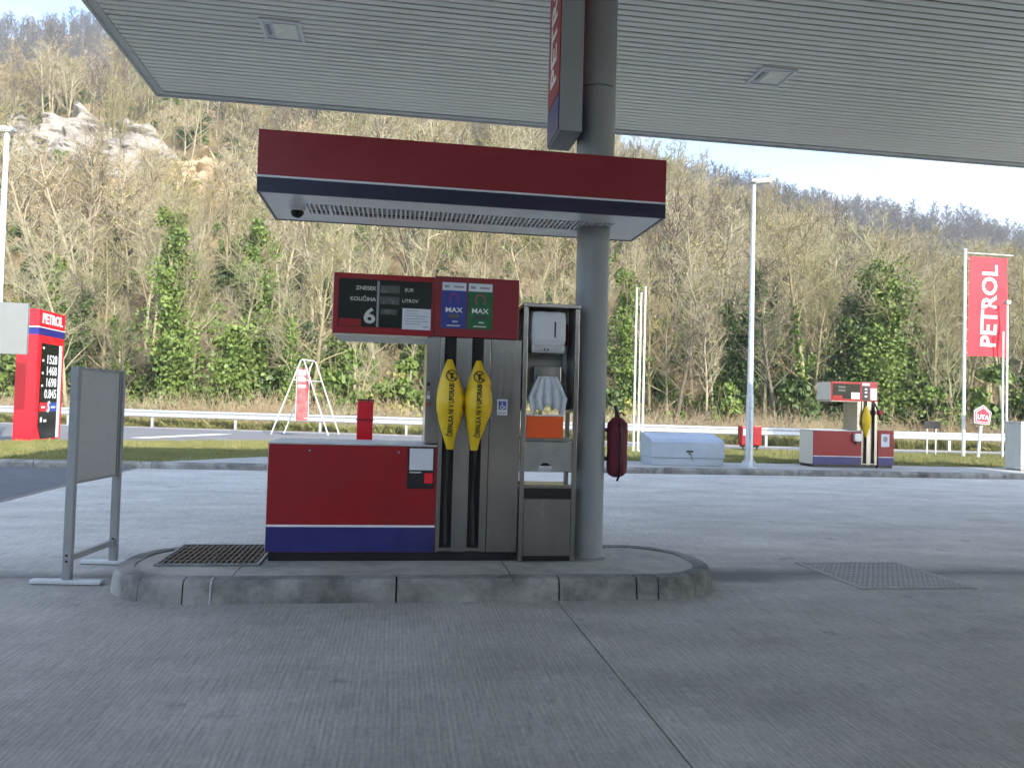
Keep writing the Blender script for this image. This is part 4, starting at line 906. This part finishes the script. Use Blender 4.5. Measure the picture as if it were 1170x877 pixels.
# ------------------------------------------------------------------ guardrail
GL = [Vector((-62, 36.9, 0)), Vector((-15.8, 33.9, 0)), Vector((10.6, 31.9, 0)), Vector((58, 35.2, 0))]
grl = thing('guardrail', 'long pale steel guardrail along the far side of the road', 'guardrail', (0, 0, 0.0), rot=0)
prof = [(.0, .44), (-.04, .48), (-.04, .52), (.0, .575), (.0, .625), (-.04, .68), (-.04, .72), (.0, .76), (.012, .76), (-.028, .72), (-.028, .68), (.012, .625), (.012, .575), (-.028, .52), (-.028, .48), (.012, .44)]
sec = MB(); sec.prism(prof, 0, 4.02, 'x'); secm = sec.mesh('rail_section'); secm.materials.append(M['galv'])
pst = MB(); pst.box(-.05, .05, .015, .10, -.3, .74); pstm = pst.mesh('post'); pstm.materials.append(M['galv'])
for a, b in zip(GL, GL[1:]):
    d = b - a; L = d.length; ang = math.atan2(d.y, d.x); n = max(1, round(L / 4)); st_ = L / n
    for i in range(n):
        p = a + d * (i / n)
        o = link('rail_section', secm, grl); o.location = (p.x, p.y, rng.uniform(-.012, .012)); o.rotation_euler = (0, 0, ang); o.scale.x = st_ / 4.0
        o = link('post', pstm, grl); o.location = (p.x, p.y, 0); o.rotation_euler = (0, 0, ang)

# ------------------------------------------------------------------ vegetation
class Segs:
    """tapered limb pieces and small leaf faces, turned into mesh data in one go"""
    def __init__(s): s.seg = {}; s.leaf = []
    def line(s, pts, r0, r1, sides):
        k = len(pts) - 1
        for i in range(k):
            ra = r0 + (r1 - r0) * i / k; rb = r0 + (r1 - r0) * (i + 1) / k
            s.seg.setdefault(sides, []).append((*pts[i], *pts[i+1], ra, rb))
    def mesh(s, name, mats, leaf_size=(0.06, 0.12), seed=1, leaf_aspect=0.7):
        V = []; F3 = []; off = 0; faces = []; mi = []
        for sides, L in s.seg.items():
            A = np.array(L); p0, p1, ra, rb = A[:, :3], A[:, 3:6], A[:, 6], A[:, 7]
            d = p1 - p0; d /= np.maximum(np.linalg.norm(d, axis=1, keepdims=True), 1e-6)
            ref = np.where(np.abs(d[:, 2:3]) > 0.9, np.array([[1., 0, 0]]), np.array([[0, 0, 1.]]))
            a = np.cross(d, ref); a /= np.linalg.norm(a, axis=1, keepdims=True); b = np.cross(d, a)
            n = len(A); vv = np.zeros((n, sides*2, 3))
            for j in range(sides):
                t = 2*math.pi*j/sides; o = a*math.cos(t) + b*math.sin(t)
                vv[:, j] = p0 + o*ra[:, None]; vv[:, sides+j] = p1 + o*rb[:, None]
            V.append(vv.reshape(-1, 3)); base = off + np.arange(n)*sides*2
            for j in range(sides):
                k = (j+1) % sides
                faces.append(np.stack([base+j, base+k, base+sides+k, base+sides+j], 1)); mi.append(np.zeros(n, int))
            off += n*sides*2
        if s.leaf:
            r_ = np.random.RandomState(seed); P = np.array(s.leaf); n = len(P)
            nrm = r_.normal(size=(n, 3)); nrm[:, 2] = np.abs(nrm[:, 2])*.7; nrm /= np.linalg.norm(nrm, axis=1, keepdims=True)
            t = np.cross(nrm, r_.normal(size=(n, 3))); t /= np.linalg.norm(t, axis=1, keepdims=True); bb = np.cross(nrm, t)
            sz = r_.uniform(*leaf_size, size=(n, 1)); w = sz*leaf_aspect
            vv = np.stack([P - t*sz*.5, P + bb*w*.5, P + t*sz*.5 + nrm*sz*.12, P - bb*w*.5], 1)
            V.append(vv.reshape(-1, 3)); base = off + np.arange(n)*4
            faces.append(np.stack([base, base+1, base+2, base+3], 1)); mi.append(np.full(n, len(mats)-1)); off += n*4
        V = np.concatenate(V); F = np.concatenate(faces); MI = np.concatenate(mi)
        me = bpy.data.meshes.new(name); me.vertices.add(len(V)); me.vertices.foreach_set('co', V.astype(np.float32).ravel())
        me.loops.add(F.size); me.loops.foreach_set('vertex_index', F.astype(np.int32).ravel())
        me.polygons.add(len(F)); me.polygons.foreach_set('loop_start', np.arange(0, F.size, 4, dtype=np.int32)); me.polygons.foreach_set('loop_total', np.full(len(F), 4, np.int32))
        me.polygons.foreach_set('material_index', MI.astype(np.int32)); me.update(calc_edges=True); me.validate()
        for m_ in mats: me.materials.append(m_)
        return me

def rvec(r): return Vector((r.gauss(0, 1), r.gauss(0, 1), r.gauss(0, 1)))
def curve(r, p, d, L, n, wob, up):
    pts = [tuple(p)]; d = d.normalized(); p = Vector(p)
    for i in range(n):
        d = (d + rvec(r)*wob + Vector((0, 0, up))).normalized(); p = p + d*(L/n); pts.append(tuple(p))
    return pts, d
def tree_data(seed, H, r0, nl=20, start=.32, spread=.38, subs=7, twigs=4, lean=(0, 0), fork=False, min_r=.011, bud=0.0, crown_w=1.0):
    r = random.Random(seed); T = Segs(); C = Segs()
    stems = []
    def stem(p, d, L, ra, rb, n):
        pts, _ = curve(r, p, d, L, n, .045, .03); T.line(pts, ra, rb, 7); stems.append((pts, L)); return pts
    if fork:
        a = stem((0, 0, -.4), Vector((lean[0], lean[1], 1)), H*.36, r0, r0*.78, 5)
        stem(a[-1], Vector((lean[0] + .10, lean[1], 1)), H*.60, r0*.66, .03, 9); stem(a[-1], Vector((lean[0] - .11, lean[1] + .05, 1)), H*.56, r0*.6, .03, 9)
        use = stems[1:]
    else:
        stem((0, 0, -.4), Vector((lean[0], lean[1], 1)), H, r0, .03, 12); use = stems
    for pts, SL in use:
        st0 = start if not fork else 0.06
        nn = nl if not fork else nl*2//3
        for i in range(nn):
            t = st0 + (1 - st0) * ((i + r.random()) / nn) ** .85
            k = min(len(pts) - 2, int(t*(len(pts)-1))); f = t*(len(pts)-1) - k
            p = Vector(pts[k]).lerp(Vector(pts[k+1]), f)
            az = i*2.4 + r.uniform(-.5, .5); el = r.uniform(.45, 1.05)
            d = Vector((math.cos(az)*math.cos(el), math.sin(az)*math.cos(el), math.sin(el)))
            L = H*(spread*(1 - t) + .11) * r.uniform(.7, 1.2)*crown_w; ra = max(min_r*2, r0*.42*(1-t) + .014)
            lp, ld = curve(r, p, d, L, 6, .13, .06); C.line(lp, ra, min_r*1.2, 4)
            for j in range(subs):
                u = r.uniform(.2, 1.0); kk = min(5, int(u*6)); sp = Vector(lp[kk]).lerp(Vector(lp[kk+1]), u*6-kk)
                sd = (Vector(lp[kk+1]) - Vector(lp[kk])).normalized() + rvec(r)*.55; sd.z += .15
                s2, e2_ = curve(r, sp, sd, L*r.uniform(.25, .5)*(1.15-u*.4), 3, .2, .05); C.line(s2, max(min_r*1.1, ra*.35), min_r*.8, 3)
                for q_ in range(twigs):
                    w = r.uniform(.2, 1); k3 = min(2, int(w*3)); tp = Vector(s2[k3]).lerp(Vector(s2[k3+1]), w*3-k3)
                    td = (Vector(s2[k3+1]) - Vector(s2[k3])).normalized() + rvec(r)*.6
                    t2, _ = curve(r, tp, td, r.uniform(.35, .85)*H/12, 2, .2, .04); C.line(t2, min_r*.8, min_r*.45, 3)
                    if bud > 0:
                        for b_ in range(2):
                            if r.random() < bud: C.leaf.append(tuple(Vector(t2[-1 - (b_ % 2)]) + rvec(r)*.06))
    return T, C, stems
def ivy_points(r, stems, n, z0, z1, rad, top_taper=True):
    """leaf positions in uneven clumps along the stems between heights z0 and z1"""
    S = Segs(); cl_ = []
    for pts, L in stems:
        for a, b in zip(pts, pts[1:]):
            a, b = Vector(a), Vector(b)
            for k in range(5):
                p = a.lerp(b, k/5)
                if z0 <= p.z <= z1:
                    for m_ in range(2):
                        w = rad * r.uniform(.35, 1.15) * (1 - .55*((p.z - z0)/(z1 - z0))**2)
                        az = r.uniform(0, 6.28); cl_.append((p + Vector((math.cos(az), math.sin(az), r.uniform(-.4, .4)))*w*r.uniform(.2, .9), w*r.uniform(.35, .7)))
    if not cl_: return S
    for i in range(n):
        c, w = cl_[r.randrange(len(cl_))]; v_ = rvec(r).normalized()*w*(r.random()**.4)
        S.leaf.append(tuple(c + Vector((v_.x, v_.y, v_.z*1.3))))
    return S

def px_ground(px, d):                # station of a tree from its bearing in degrees-like tangent and its distance
    a = (px - 585) / 879.0 + 0.0; return a*d, d

KINDS = {}
def tree_kind(key, seed, H, r0, bark, ivy=None, **kw):
    T, C, stems = tree_data(seed, H, r0, **kw)
    mats = [M[bark], M['bud']] if kw.get('bud', 0) > 0 else [M[bark]]
    tm_ = T.mesh('trunk', [M[bark]]); cm2 = C.mesh('crown', mats, (.05, .10), seed)
    im = None
    if ivy:
        n, z0, z1, rad, im_ = ivy; S = ivy_points(random.Random(seed + 50), stems, n, z0, z1, rad); im = S.mesh('ivy', [M[im_]], (.08, .26), seed)
    KINDS[key] = (tm_, cm2, im, H)
tree_kind('bare_tall', 11, 13.0, .20, 'bark', ivy=(3000, .3, 8.2, .42, 'ivy'), nl=26, start=.50, spread=.34, subs=9, twigs=4)
tree_kind('bare_pale', 12, 11.0, .15, 'bark_pale', nl=22, start=.35, spread=.30, subs=7, twigs=5, bud=.12)
tree_kind('bare_pale2', 13, 9.5, .11, 'bark_pale', nl=18, start=.3, spread=.28, subs=7, twigs=5, lean=(.12, 0), bud=.25)
tree_kind('bare_brown', 14, 10.5, .16, 'bark', nl=24, start=.28, spread=.36, subs=8, twigs=5)
tree_kind('bare_brown2', 15, 9.0, .12, 'bark', nl=20, start=.3, spread=.34, subs=7, twigs=5, lean=(-.10, 0), bud=.3)
tree_kind('bare_dark', 16, 10.0, .22, 'bark_dark', nl=20, start=.38, spread=.4, subs=7, twigs=4, lean=(-.16, 0))
tree_kind('fork_pale', 17, 12.5, .15, 'bark_pale', nl=24, crown_w=.75, fork=True, spread=.28, subs=7, twigs=5)
tree_kind('ivy_tall', 18, 10.5, .16, 'bark', ivy=(8000, .2, 9.9, 1.3, 'ivy'), nl=20, start=.5, spread=.3, subs=6, twigs=4)
tree_kind('ivy_slim', 19, 9.0, .12, 'bark_pale', ivy=(3600, .2, 7.6, .75, 'ivy'), nl=20, start=.4, spread=.32, subs=6, twigs=5, bud=.2)
tree_kind('ivy_dark', 20, 9.5, .16, 'bark_dark', ivy=(5000, .2, 8.6, 1.05, 'ivy_dark'), nl=18, start=.45, spread=.34, subs=6, twigs=4)
tree_kind('ivy_mass', 21, 10.5, .20, 'bark', ivy=(9500, .3, 9.0, 2.3, 'ivy'), nl=22, start=.5, spread=.3, subs=7, twigs=4)
tree_kind('ivy_mass_dark', 22, 9.0, .20, 'bark_dark', ivy=(8000, .2, 8.2, 2.0, 'ivy_dark'), nl=18, start=.5, spread=.3, subs=6, twigs=4)
tree_kind('ivy_bush', 23, 5.0, .09, 'bark', ivy=(7500, .0, 4.8, 1.5, 'ivy'), nl=14, start=.3, spread=.35, subs=5, twigs=3)
tree_kind('young_y', 24, 6.5, .07, 'bark_pale', fork=True, nl=12, spread=.22, subs=5, twigs=3, bud=.4)
tree_kind('budding', 25, 9.5, .13, 'bark_pale', nl=24, start=.25, spread=.34, subs=8, twigs=5, bud=.95)

def put_tree(kind, px, d, h, label, group=None, rot=None, name='tree', cat='tree'):
    tm_, cm2, im, H = KINDS[kind]; x, y = px_ground(px, d)
    t = thing(name, label, cat, (x, y, terrain(x, y) - .05), rot=rng.uniform(0, 6.28) if rot is None else rot, group=group); s_ = h / H; t.scale = (s_, s_, s_)
    link('trunk', tm_, t); link('crown', cm2, t)
    if im: link('ivy', im, t)
    return t
SP = [
 ('bare_tall', 922, 42, 12.8, 'tall bare tree with ivy on its dark straight trunk, left above the distant pump', 0.4),
 ('ivy_mass', 1016, 43, 12.0, 'large bushy ivy-covered tree behind and right of the distant pump', 0.0),
 ('ivy_mass_dark', 968, 45, 9.2, 'dark green leafy tree right behind the distant pump', 1.0),
 ('bare_pale', 1018, 50, 13.5, 'pale bare tree rising above the big ivy-covered tree', 2.0),
 ('bare_dark', 893, 41, 8.0, 'dark leaning bare trunk just right of the slim lamp post', 0.0),
 ('ivy_dark', 842, 43, 10.5, 'ivy-dark slender tree just left of the slim lamp post', 0.3),
 ('bare_dark', 768, 41, 7.5, 'dark bare tree leaning right of the three white poles', 3.0),
 ('bare_pale2', 806, 40.5, 7.6, 'thin pale bare tree midway between the white poles and the lamp post', 0.0),
 ('bare_pale', 818, 46, 11.0, 'taller pale bare tree behind the grey chest', 1.2),
 ('ivy_tall', 714, 43, 10.0, 'ivy-wrapped tree seen just right of the grey column', 0.0),
 ('bare_pale2', 1088, 41, 6.8, 'thin pale tree leaning right, left of the red banner pole', 0.0),
 ('bare_brown', 1064, 47, 10.5, 'brown bare tree between the big ivy tree and the red banner', 1.5),
 ('bare_brown', 1128, 50, 11.5, 'brown bare tree behind the red banner', 2.5),
 ('ivy_dark', 1172, 42, 8.2, 'dark green ivy-covered tree at the right edge of the picture', 0.8),
 ('bare_pale', 740, 50, 11.0, 'pale bare tree behind the three white poles', 0.5),
 ('ivy_dark', 868, 55, 9.0, 'dark ivy tree behind the head of the slim lamp post', 0.9),
 ('fork_pale', 220, 43, 12.2, 'tall pale tree with a forked trunk behind the guardrail, right of the grey screen', 0.15),
 ('ivy_tall', 194, 40.5, 12.2, 'ivy-clad trunk just left of the tall forked pale tree', 0.0),
 ('ivy_bush', 258, 41, 6.0, 'bushy green ivy tree just right of the tall forked pale tree', 0.5),
 ('ivy_tall', 286, 45, 12.8, 'slender ivy-topped tree above the bushy ivy, left of the pump roof', 1.4),
 ('ivy_slim', 322, 42, 7.5, 'green ivy-wrapped tree behind the white A-frame', 2.2),
 ('young_y', 408, 40.5, 5.2, 'young pale tree with a Y-shaped stem behind the red post', 0.0),
 ('ivy_slim', 420, 43, 5.0, 'small leafy green tree just behind the young Y-shaped tree', 1.9),
 ('ivy_dark', 84, 43, 8.2, 'dark ivy tree just right of the red totem', 0.4),
 ('ivy_mass_dark', 46, 50, 9.0, 'broad dark green tree behind the red totem', 0.9),
 ('bare_pale', 78, 40.5, 8.5, 'slim pale tree trunk between the red totem and the grey screen', 2.1),
 ('bare_dark', 150, 41, 5.6, 'low dark tree with crooked limbs right of the grey screen top', 1.2),
 ('bare_brown', 118, 47, 10.5, 'brown bare tree above the grey screen', 3.2),
 ('budding', 148, 70, 12.0, 'yellow-green budding tree below the pale rock face', 0.0),
 ('budding', 348, 60, 11.0, 'yellow-green budding tree seen above the pump roof', 1.0),
 ('bare_brown', 92, 72, 13.0, 'large bare tree standing in front of the pale rock face', 0.6),
 ('ivy_slim', 640, 44, 9.0, 'green ivy tree seen through the service cabinet and beside the column', 0.7),
]
for kind, px, d, h, lab, ro in SP: put_tree(kind, px, d, h, lab, rot=ro, group='trees behind the guardrail')
fill = random.Random(5)
MARKS = [(-20, 'left of the red totem'), (40, 'behind the red totem'), (100, 'behind the grey screen'), (160, 'right of the grey screen'), (222, 'beside the tall forked tree'), (285, 'left of the pump roof'), (345, 'behind the white A-frame'), (405, 'behind the red post'), (450, 'behind the near pump display'), (540, 'hidden mostly by the near pump'), (630, 'behind the service cabinet'), (690, 'by the grey column'), (735, 'behind the three white poles'), (785, 'behind the grey chest'), (835, 'left of the slim lamp post'), (880, 'right of the slim lamp post'), (925, 'beside the tall ivy-trunked tree'), (970, 'behind the distant pump'), (1020, 'beside the big ivy tree'), (1070, 'left of the red banner'), (1125, 'behind the red banner'), (1170, 'at the right edge')]
for i in range(46):
    px = -60 + i*27.5 + fill.uniform(-9, 9); d = fill.uniform(42, 54); kind = fill.choice(['bare_pale', 'bare_pale2', 'bare_brown', 'bare_brown2', 'bare_pale2', 'bare_brown2', 'ivy_slim'])
    pale = 'ivy' if 'ivy' in kind else ('pale' if 'pale' in kind else 'brown')
    put_tree(kind, px, d, fill.uniform(7.5, 12.5), {'pale': 'slender pale bare tree at the foot of the slope, ', 'brown': 'slender brown bare tree at the foot of the slope, ', 'ivy': 'slender ivy-wrapped tree at the foot of the slope, '}[pale] + min(MARKS, key=lambda q_: abs(q_[0]-px))[1], group={'pale': 'pale bare trees at the foot of the slope', 'brown': 'brown bare trees at the foot of the slope', 'ivy': 'slender ivy-wrapped trees at the foot of the slope'}[pale])

_same = {}
for o in col.objects:
    if o.name.startswith('tree') and o.get('label'): _same.setdefault(o['label'], []).append(o)
for lab, os_ in _same.items():
    if len(os_) == 2:
        os_.sort(key=lambda o: o.scale.z * KINDS['bare_pale'][3] / o.location.y)
        os_[0]['label'] = lab.replace('slender', 'shorter'); os_[1]['label'] = lab.replace('slender', 'taller')
# ---- masses nobody could count: scattered over points with geometry nodes
protos = bpy.data.collections.new('plant_sources')
def proto_coll(name, meshes):
    c = bpy.data.collections.new(name)
    for i, me in enumerate(meshes):
        o = bpy.data.objects.new('%s_%02d' % (name, i), me); c.objects.link(o)
    return c
def scatter(name, pts, coll, nproto, label, cat, seed, smin, smax, tilt=0.06):
    r_ = np.random.RandomState(seed); P = np.array(pts, np.float32); n = len(P)
    me = bpy.data.meshes.new(name); me.vertices.add(n); me.vertices.foreach_set('co', P.ravel())
    a = me.attributes.new('rot', 'FLOAT_VECTOR', 'POINT'); rr = np.zeros((n, 3), np.float32); rr[:, :2] = r_.normal(0, tilt, (n, 2)); rr[:, 2] = r_.uniform(0, 6.283, n); a.data.foreach_set('vector', rr.ravel())
    a = me.attributes.new('siz', 'FLOAT', 'POINT'); a.data.foreach_set('value', r_.uniform(smin, smax, n).astype(np.float32))
    a = me.attributes.new('idx', 'INT', 'POINT'); a.data.foreach_set('value', r_.randint(0, nproto, n).astype(np.int32))
    o = bpy.data.objects.new(name, me); col.objects.link(o); tag(o, label, cat, kind='stuff')
    ng = bpy.data.node_groups.new(name, 'GeometryNodeTree')
    ng.interface.new_socket('Geometry', in_out='INPUT', socket_type='NodeSocketGeometry'); ng.interface.new_socket('Geometry', in_out='OUTPUT', socket_type='NodeSocketGeometry')
    gi, gout, ip, ci = [ng.nodes.new(t) for t in ('NodeGroupInput', 'NodeGroupOutput', 'GeometryNodeInstanceOnPoints', 'GeometryNodeCollectionInfo')]
    ci.inputs['Collection'].default_value = coll; ci.inputs['Separate Children'].default_value = True; ci.inputs['Reset Children'].default_value = True
    ip.inputs['Pick Instance'].default_value = True
    def na(nm, ty):
        x = ng.nodes.new('GeometryNodeInputNamedAttribute'); x.data_type = ty; x.inputs['Name'].default_value = nm; return [s for s in x.outputs if s.enabled and s.name == 'Attribute'][0]
    ng.links.new(gi.outputs[0], ip.inputs['Points']); ng.links.new(ci.outputs[0], ip.inputs['Instance'])
    e2r = ng.nodes.new('FunctionNodeEulerToRotation')
    ng.links.new(na('rot', 'FLOAT_VECTOR'), e2r.inputs[0]); ng.links.new(e2r.outputs[0], ip.inputs['Rotation'])
    ng.links.new(na('siz', 'FLOAT'), ip.inputs['Scale']); ng.links.new(na('idx', 'INT'), ip.inputs['Instance Index'])
    ng.links.new(ip.outputs[0], gout.inputs[0])
    md = o.modifiers.new('scatter', 'NODES'); md.node_group = ng
    return o
def whole_tree(seed, H, r0, bark, budm=None, min_r=.02, leafs=(.08, .16), **kw):
    T, C, st_ = tree_data(seed, H, r0, min_r=min_r, **kw)
    for k, v_ in T.seg.items(): C.seg.setdefault(k, []).extend(v_)
    return C.mesh('wood_tree', [M[bark], M[budm]] if budm else [M[bark]], leafs, seed)
near_protos = [whole_tree(31, 9, .13, 'bark', nl=16, subs=6, twigs=3, start=.3), whole_tree(32, 8, .10, 'bark_pale', nl=15, subs=6, twigs=3, start=.25),
               whole_tree(33, 10, .13, 'bark_pale', 'budbrown', nl=16, subs=6, twigs=3, start=.35, bud=.7), whole_tree(34, 7.5, .10, 'bark', 'bud', nl=15, subs=6, twigs=3, start=.2, bud=.95),
               whole_tree(35, 9, .12, 'bark_dark', nl=15, subs=5, twigs=3, start=.3), whole_tree(36, 9.5, .12, 'bark_pale', nl=17, subs=6, twigs=3, start=.25)]
M['bark_far'] = mat('shaded_violet_bark', (0.060, 0.052, 0.052), 0.9, color2=(0.115, 0.10, 0.092), scale=.08, world_co=True)  # far bark darkened: cloud shade on the ridge put into its colour
far_protos = [whole_tree(41, 11, .16, 'bark_far', nl=11, subs=5, twigs=2, start=.25, min_r=.05), whole_tree(42, 10, .16, 'bark_far', nl=11, subs=5, twigs=2, start=.2, min_r=.05),
              whole_tree(43, 12, .16, 'bark_far', 'ivy_dark', nl=10, subs=5, twigs=2, start=.3, min_r=.05, bud=.4, leafs=(.3, .5)), whole_tree(44, 10.5, .16, 'bark_dark', nl=11, subs=5, twigs=2, start=.2, min_r=.05)]
rs = np.random.RandomState(3)
def hill_points(n, d0, d1, keep=None, a0=-.86, a1=.86, power=1.0):
    out = []
    while len(out) < n:
        d = math.sqrt(rs.uniform(d0*d0, d1*d1)) if power == 1.0 else d0 + (d1-d0)*rs.rand()**power
        a = rs.uniform(a0, a1); x = a*d
        if keep and not keep(x, d, a): continue
        out.append((x, d, terrain(x, d) - .1))
    return out
RK = (-.68, -.37, 96, 124)         # bearing and distance range of the rock face
def clear_rock(x, d, a): return not (RK[0] < a < RK[1] and 84 < d < RK[3] + 3 and rs.rand() < (.72 if d < 108 else .3))
scatter('hillside_wood', hill_points(1450, 54, 175, clear_rock), proto_coll('wood_source', near_protos), len(near_protos), 'bare pale spring wood covering the near hillside', 'wood', 1, .85, 1.5)
scatter('far_wood', hill_points(6500, 150, 445), proto_coll('far_source', far_protos), len(far_protos), 'grey-violet bare wood on the far high ridge, cloud shade painted into its bark', 'wood', 2, .7, 1.3)

# green undergrowth and ivy clumps on the slope
def clump(seed, n, rad, h, m_, size):
    r = random.Random(seed); S = Segs()
    cs = [(Vector((r.gauss(0, rad*.5), r.gauss(0, rad*.5), r.uniform(.15, 1)*h)), rad*r.uniform(.25, .5)) for k in range(9)]
    for i in range(n):
        c, w = cs[r.randrange(9)]; v_ = rvec(r).normalized()*w*r.random()**.4; S.leaf.append((c.x+v_.x, c.y+v_.y, max(.02, c.z+v_.z*1.2)))
    for k in range(5): pts, _ = curve(r, (r.gauss(0, rad*.3), r.gauss(0, rad*.3), -.2), Vector((r.gauss(0, .3), r.gauss(0, .3), 1)), h*.9, 4, .1, 0); S.line(pts, .03, .01, 3)
    return S.mesh('green_clump', [M['bark'], M[m_]], size, seed)
cl_p = [clump(51, 700, .9, 1.6, 'ivy', (.14, .3)), clump(52, 700, 1.0, 2.4, 'ivy_dark', (.14, .3)), clump(53, 600, .8, 3.4, 'ivy', (.14, .3)), clump(54, 500, 1.0, 1.2, 'bud', (.12, .26))]
scatter('undergrowth', hill_points(480, 40, 66) + hill_points(1250, 66, 150, clear_rock), proto_coll('clump_source', cl_p), 4, 'green evergreen undergrowth scattered over the slope', 'undergrowth', 4, .5, 1.6)
# tan dry brush: thickets of thin stems
def brush(seed, n, h):
    r = random.Random(seed); S = Segs()
    for i in range(n):
        pts, _ = curve(r, (r.gauss(0, .7), r.gauss(0, .7), -.1), Vector((r.gauss(0, .45), r.gauss(0, .45), 1)), h*r.uniform(.4, 1.1), 4, .16, -.02); S.line(pts, .012, .005, 3)
        for k in range(3):
            q_ = pts[r.randrange(1, 4)]; p2, _ = curve(r, q_, rvec(r) + Vector((0, 0, .5)), h*.3, 2, .2, 0); S.line(p2, .008, .004, 3)
    return S.mesh('dry_brush', [M['dry']])
br_p = [brush(61, 90, 1.3), brush(62, 80, 2.0), brush(63, 100, 1.0)]
for s_ in (64, 65):
    b_ = brush(s_, 80, 1.5); b_.materials.clear(); b_.materials.append(M['bark_pale']); br_p.append(b_)
scatter('dry_brush', hill_points(1100, 36.5, 50) + hill_points(2900, 50, 125), proto_coll('brush_source', br_p), 5, 'tan dry brush and brambles on the slope behind the guardrail', 'brush', 5, .6, 1.4, .1)

# grass on the verge
def tuft(seed, n, h):
    r = random.Random(seed); V = []; F = []
    for i in range(n):
        x, y = r.gauss(0, .10), r.gauss(0, .10); a = r.uniform(0, 6.28); w = .006; hh = h*r.uniform(.5, 1.1); lx, ly = r.gauss(0, .35)*hh, r.gauss(0, .35)*hh; o = len(V)
        V += [(x-w*math.cos(a), y-w*math.sin(a), 0), (x+w*math.cos(a), y+w*math.sin(a), 0), (x+lx*.4, y+ly*.4, hh*.6), (x+lx, y+ly, hh)]; F += [(o, o+1, o+2), (o+2, o+1, o+3)]
    me = bpy.data.meshes.new('grass_tuft'); me.from_pydata(V, [], F); me.materials.append(M['grass']); return me
tu = [tuft(71, 60, .05), tuft(72, 60, .07), tuft(73, 50, .04)]
def inside(x, y, poly):
    c = False; n = len(poly)
    for i in range(n):
        (x0, y0), (x1, y1) = poly[i], poly[i-1]
        if (y0 > y) != (y1 > y) and x < (x1-x0)*(y-y0)/(y1-y0) + x0: c = not c
    return c
gpts = []
while len(gpts) < 9000:
    x, y = rs.uniform(-17, 24), rs.uniform(11, 29.5)
    if inside(x, y, VERGE): gpts.append((x, y, .099))
scatter('grass', gpts, proto_coll('tuft_source', tu), 3, 'short green grass on the roadside verge', 'grass', 6, .6, 1.4)
wpts = [(rs.uniform(-40, 45), 0, 0) for i in range(1500)]
wpts = [(x, lerp_tab([(-62, 37.5), (-15.8, 34.3), (10.6, 32.3), (58, 35.6)], x) + abs(rs.normal(0, 1.4)), -.01) for x, _, _ in wpts]
scatter('rough_grass', wpts, proto_coll('rough_source', [tuft(74, 60, .35), tuft(75, 50, .22)] ), 2, 'rough grass along the foot of the guardrail', 'grass', 7, .7, 1.5)

# ------------------------------------------------------------------ pale rock face on the slope
def rock_face(name, label, cat, a0, a1, dc, hgt, m_, seed, nx=90, nz=34):
    vs = []; 
    for i in range(nx+1):
        s_ = i/nx; a = a0 + (a1-a0)*s_; env = math.sin(math.pi*s_)**.3 * (0.72 + .30*mnoise.noise(Vector((s_*9, seed, 0))))
        x0 = a*dc; zb = terrain(x0, dc - 6) - 2.5
        for j in range(nz+1):
            t = j/nz; z = zb + (hgt*env + 3.0)*t; y = dc + t*(hgt*.5) - 7.0
            n_ = mnoise.fractal(Vector((x0*.16, z*.42, seed)), .8, 2.2, 5)*1.9 + abs(mnoise.noise(Vector((x0*.5, z*.16 + x0*.1, seed+4))))*-1.8 + math.floor((z-zb-5)*.55 + mnoise.noise(Vector((x0*.1, 0, seed)))*2)*.3
            vs.append((x0 + mnoise.noise(Vector((x0*.4, z*.4, 9)))*.5, y - 1.2*env + n_*min(1, 4*s_, 4*(1-s_)), z))
    W2 = nz+1; mb = MB(); mb.add(vs, [(i*W2+j, (i+1)*W2+j, (i+1)*W2+j+1, i*W2+j+1) for i in range(nx) for j in range(nz)], False)
    return tag(mb.build(name, m_), label, cat)
rock_face('rock_face', 'pale grey limestone outcrop high on the wooded slope at the left', 'rock', -.70, -.43, 114, 11.0, M['rock'], 2.0)
rock_face('earth_scar', 'bare tan earth bank just right of the pale limestone outcrop', 'earth bank', -.47, -.32, 109, 8.0, M['earth'], 7.0, nx=60, nz=24)

# ------------------------------------------------------------------ air between the station and the hills
hz = MB(); hz.box(-700, 700, -200, 690, -1.6, 260)
M['haze'] = bpy.data.materials.new('haze'); M['haze'].use_nodes = True
hn = M['haze'].node_tree.nodes; hn.clear(); ho_ = hn.new('ShaderNodeOutputMaterial'); hv = hn.new('ShaderNodeVolumePrincipled')
hv.inputs['Color'].default_value = (0.90, 0.93, 1.0, 1); hv.inputs['Density'].default_value = 0.0006; hv.inputs['Anisotropy'].default_value = 0.2
M['haze'].node_tree.links.new(hv.outputs['Volume'], ho_.inputs['Volume'])
tag(hz.build('haze', M['haze']), 'thin pale spring haze in the valley air', 'haze', kind='stuff')
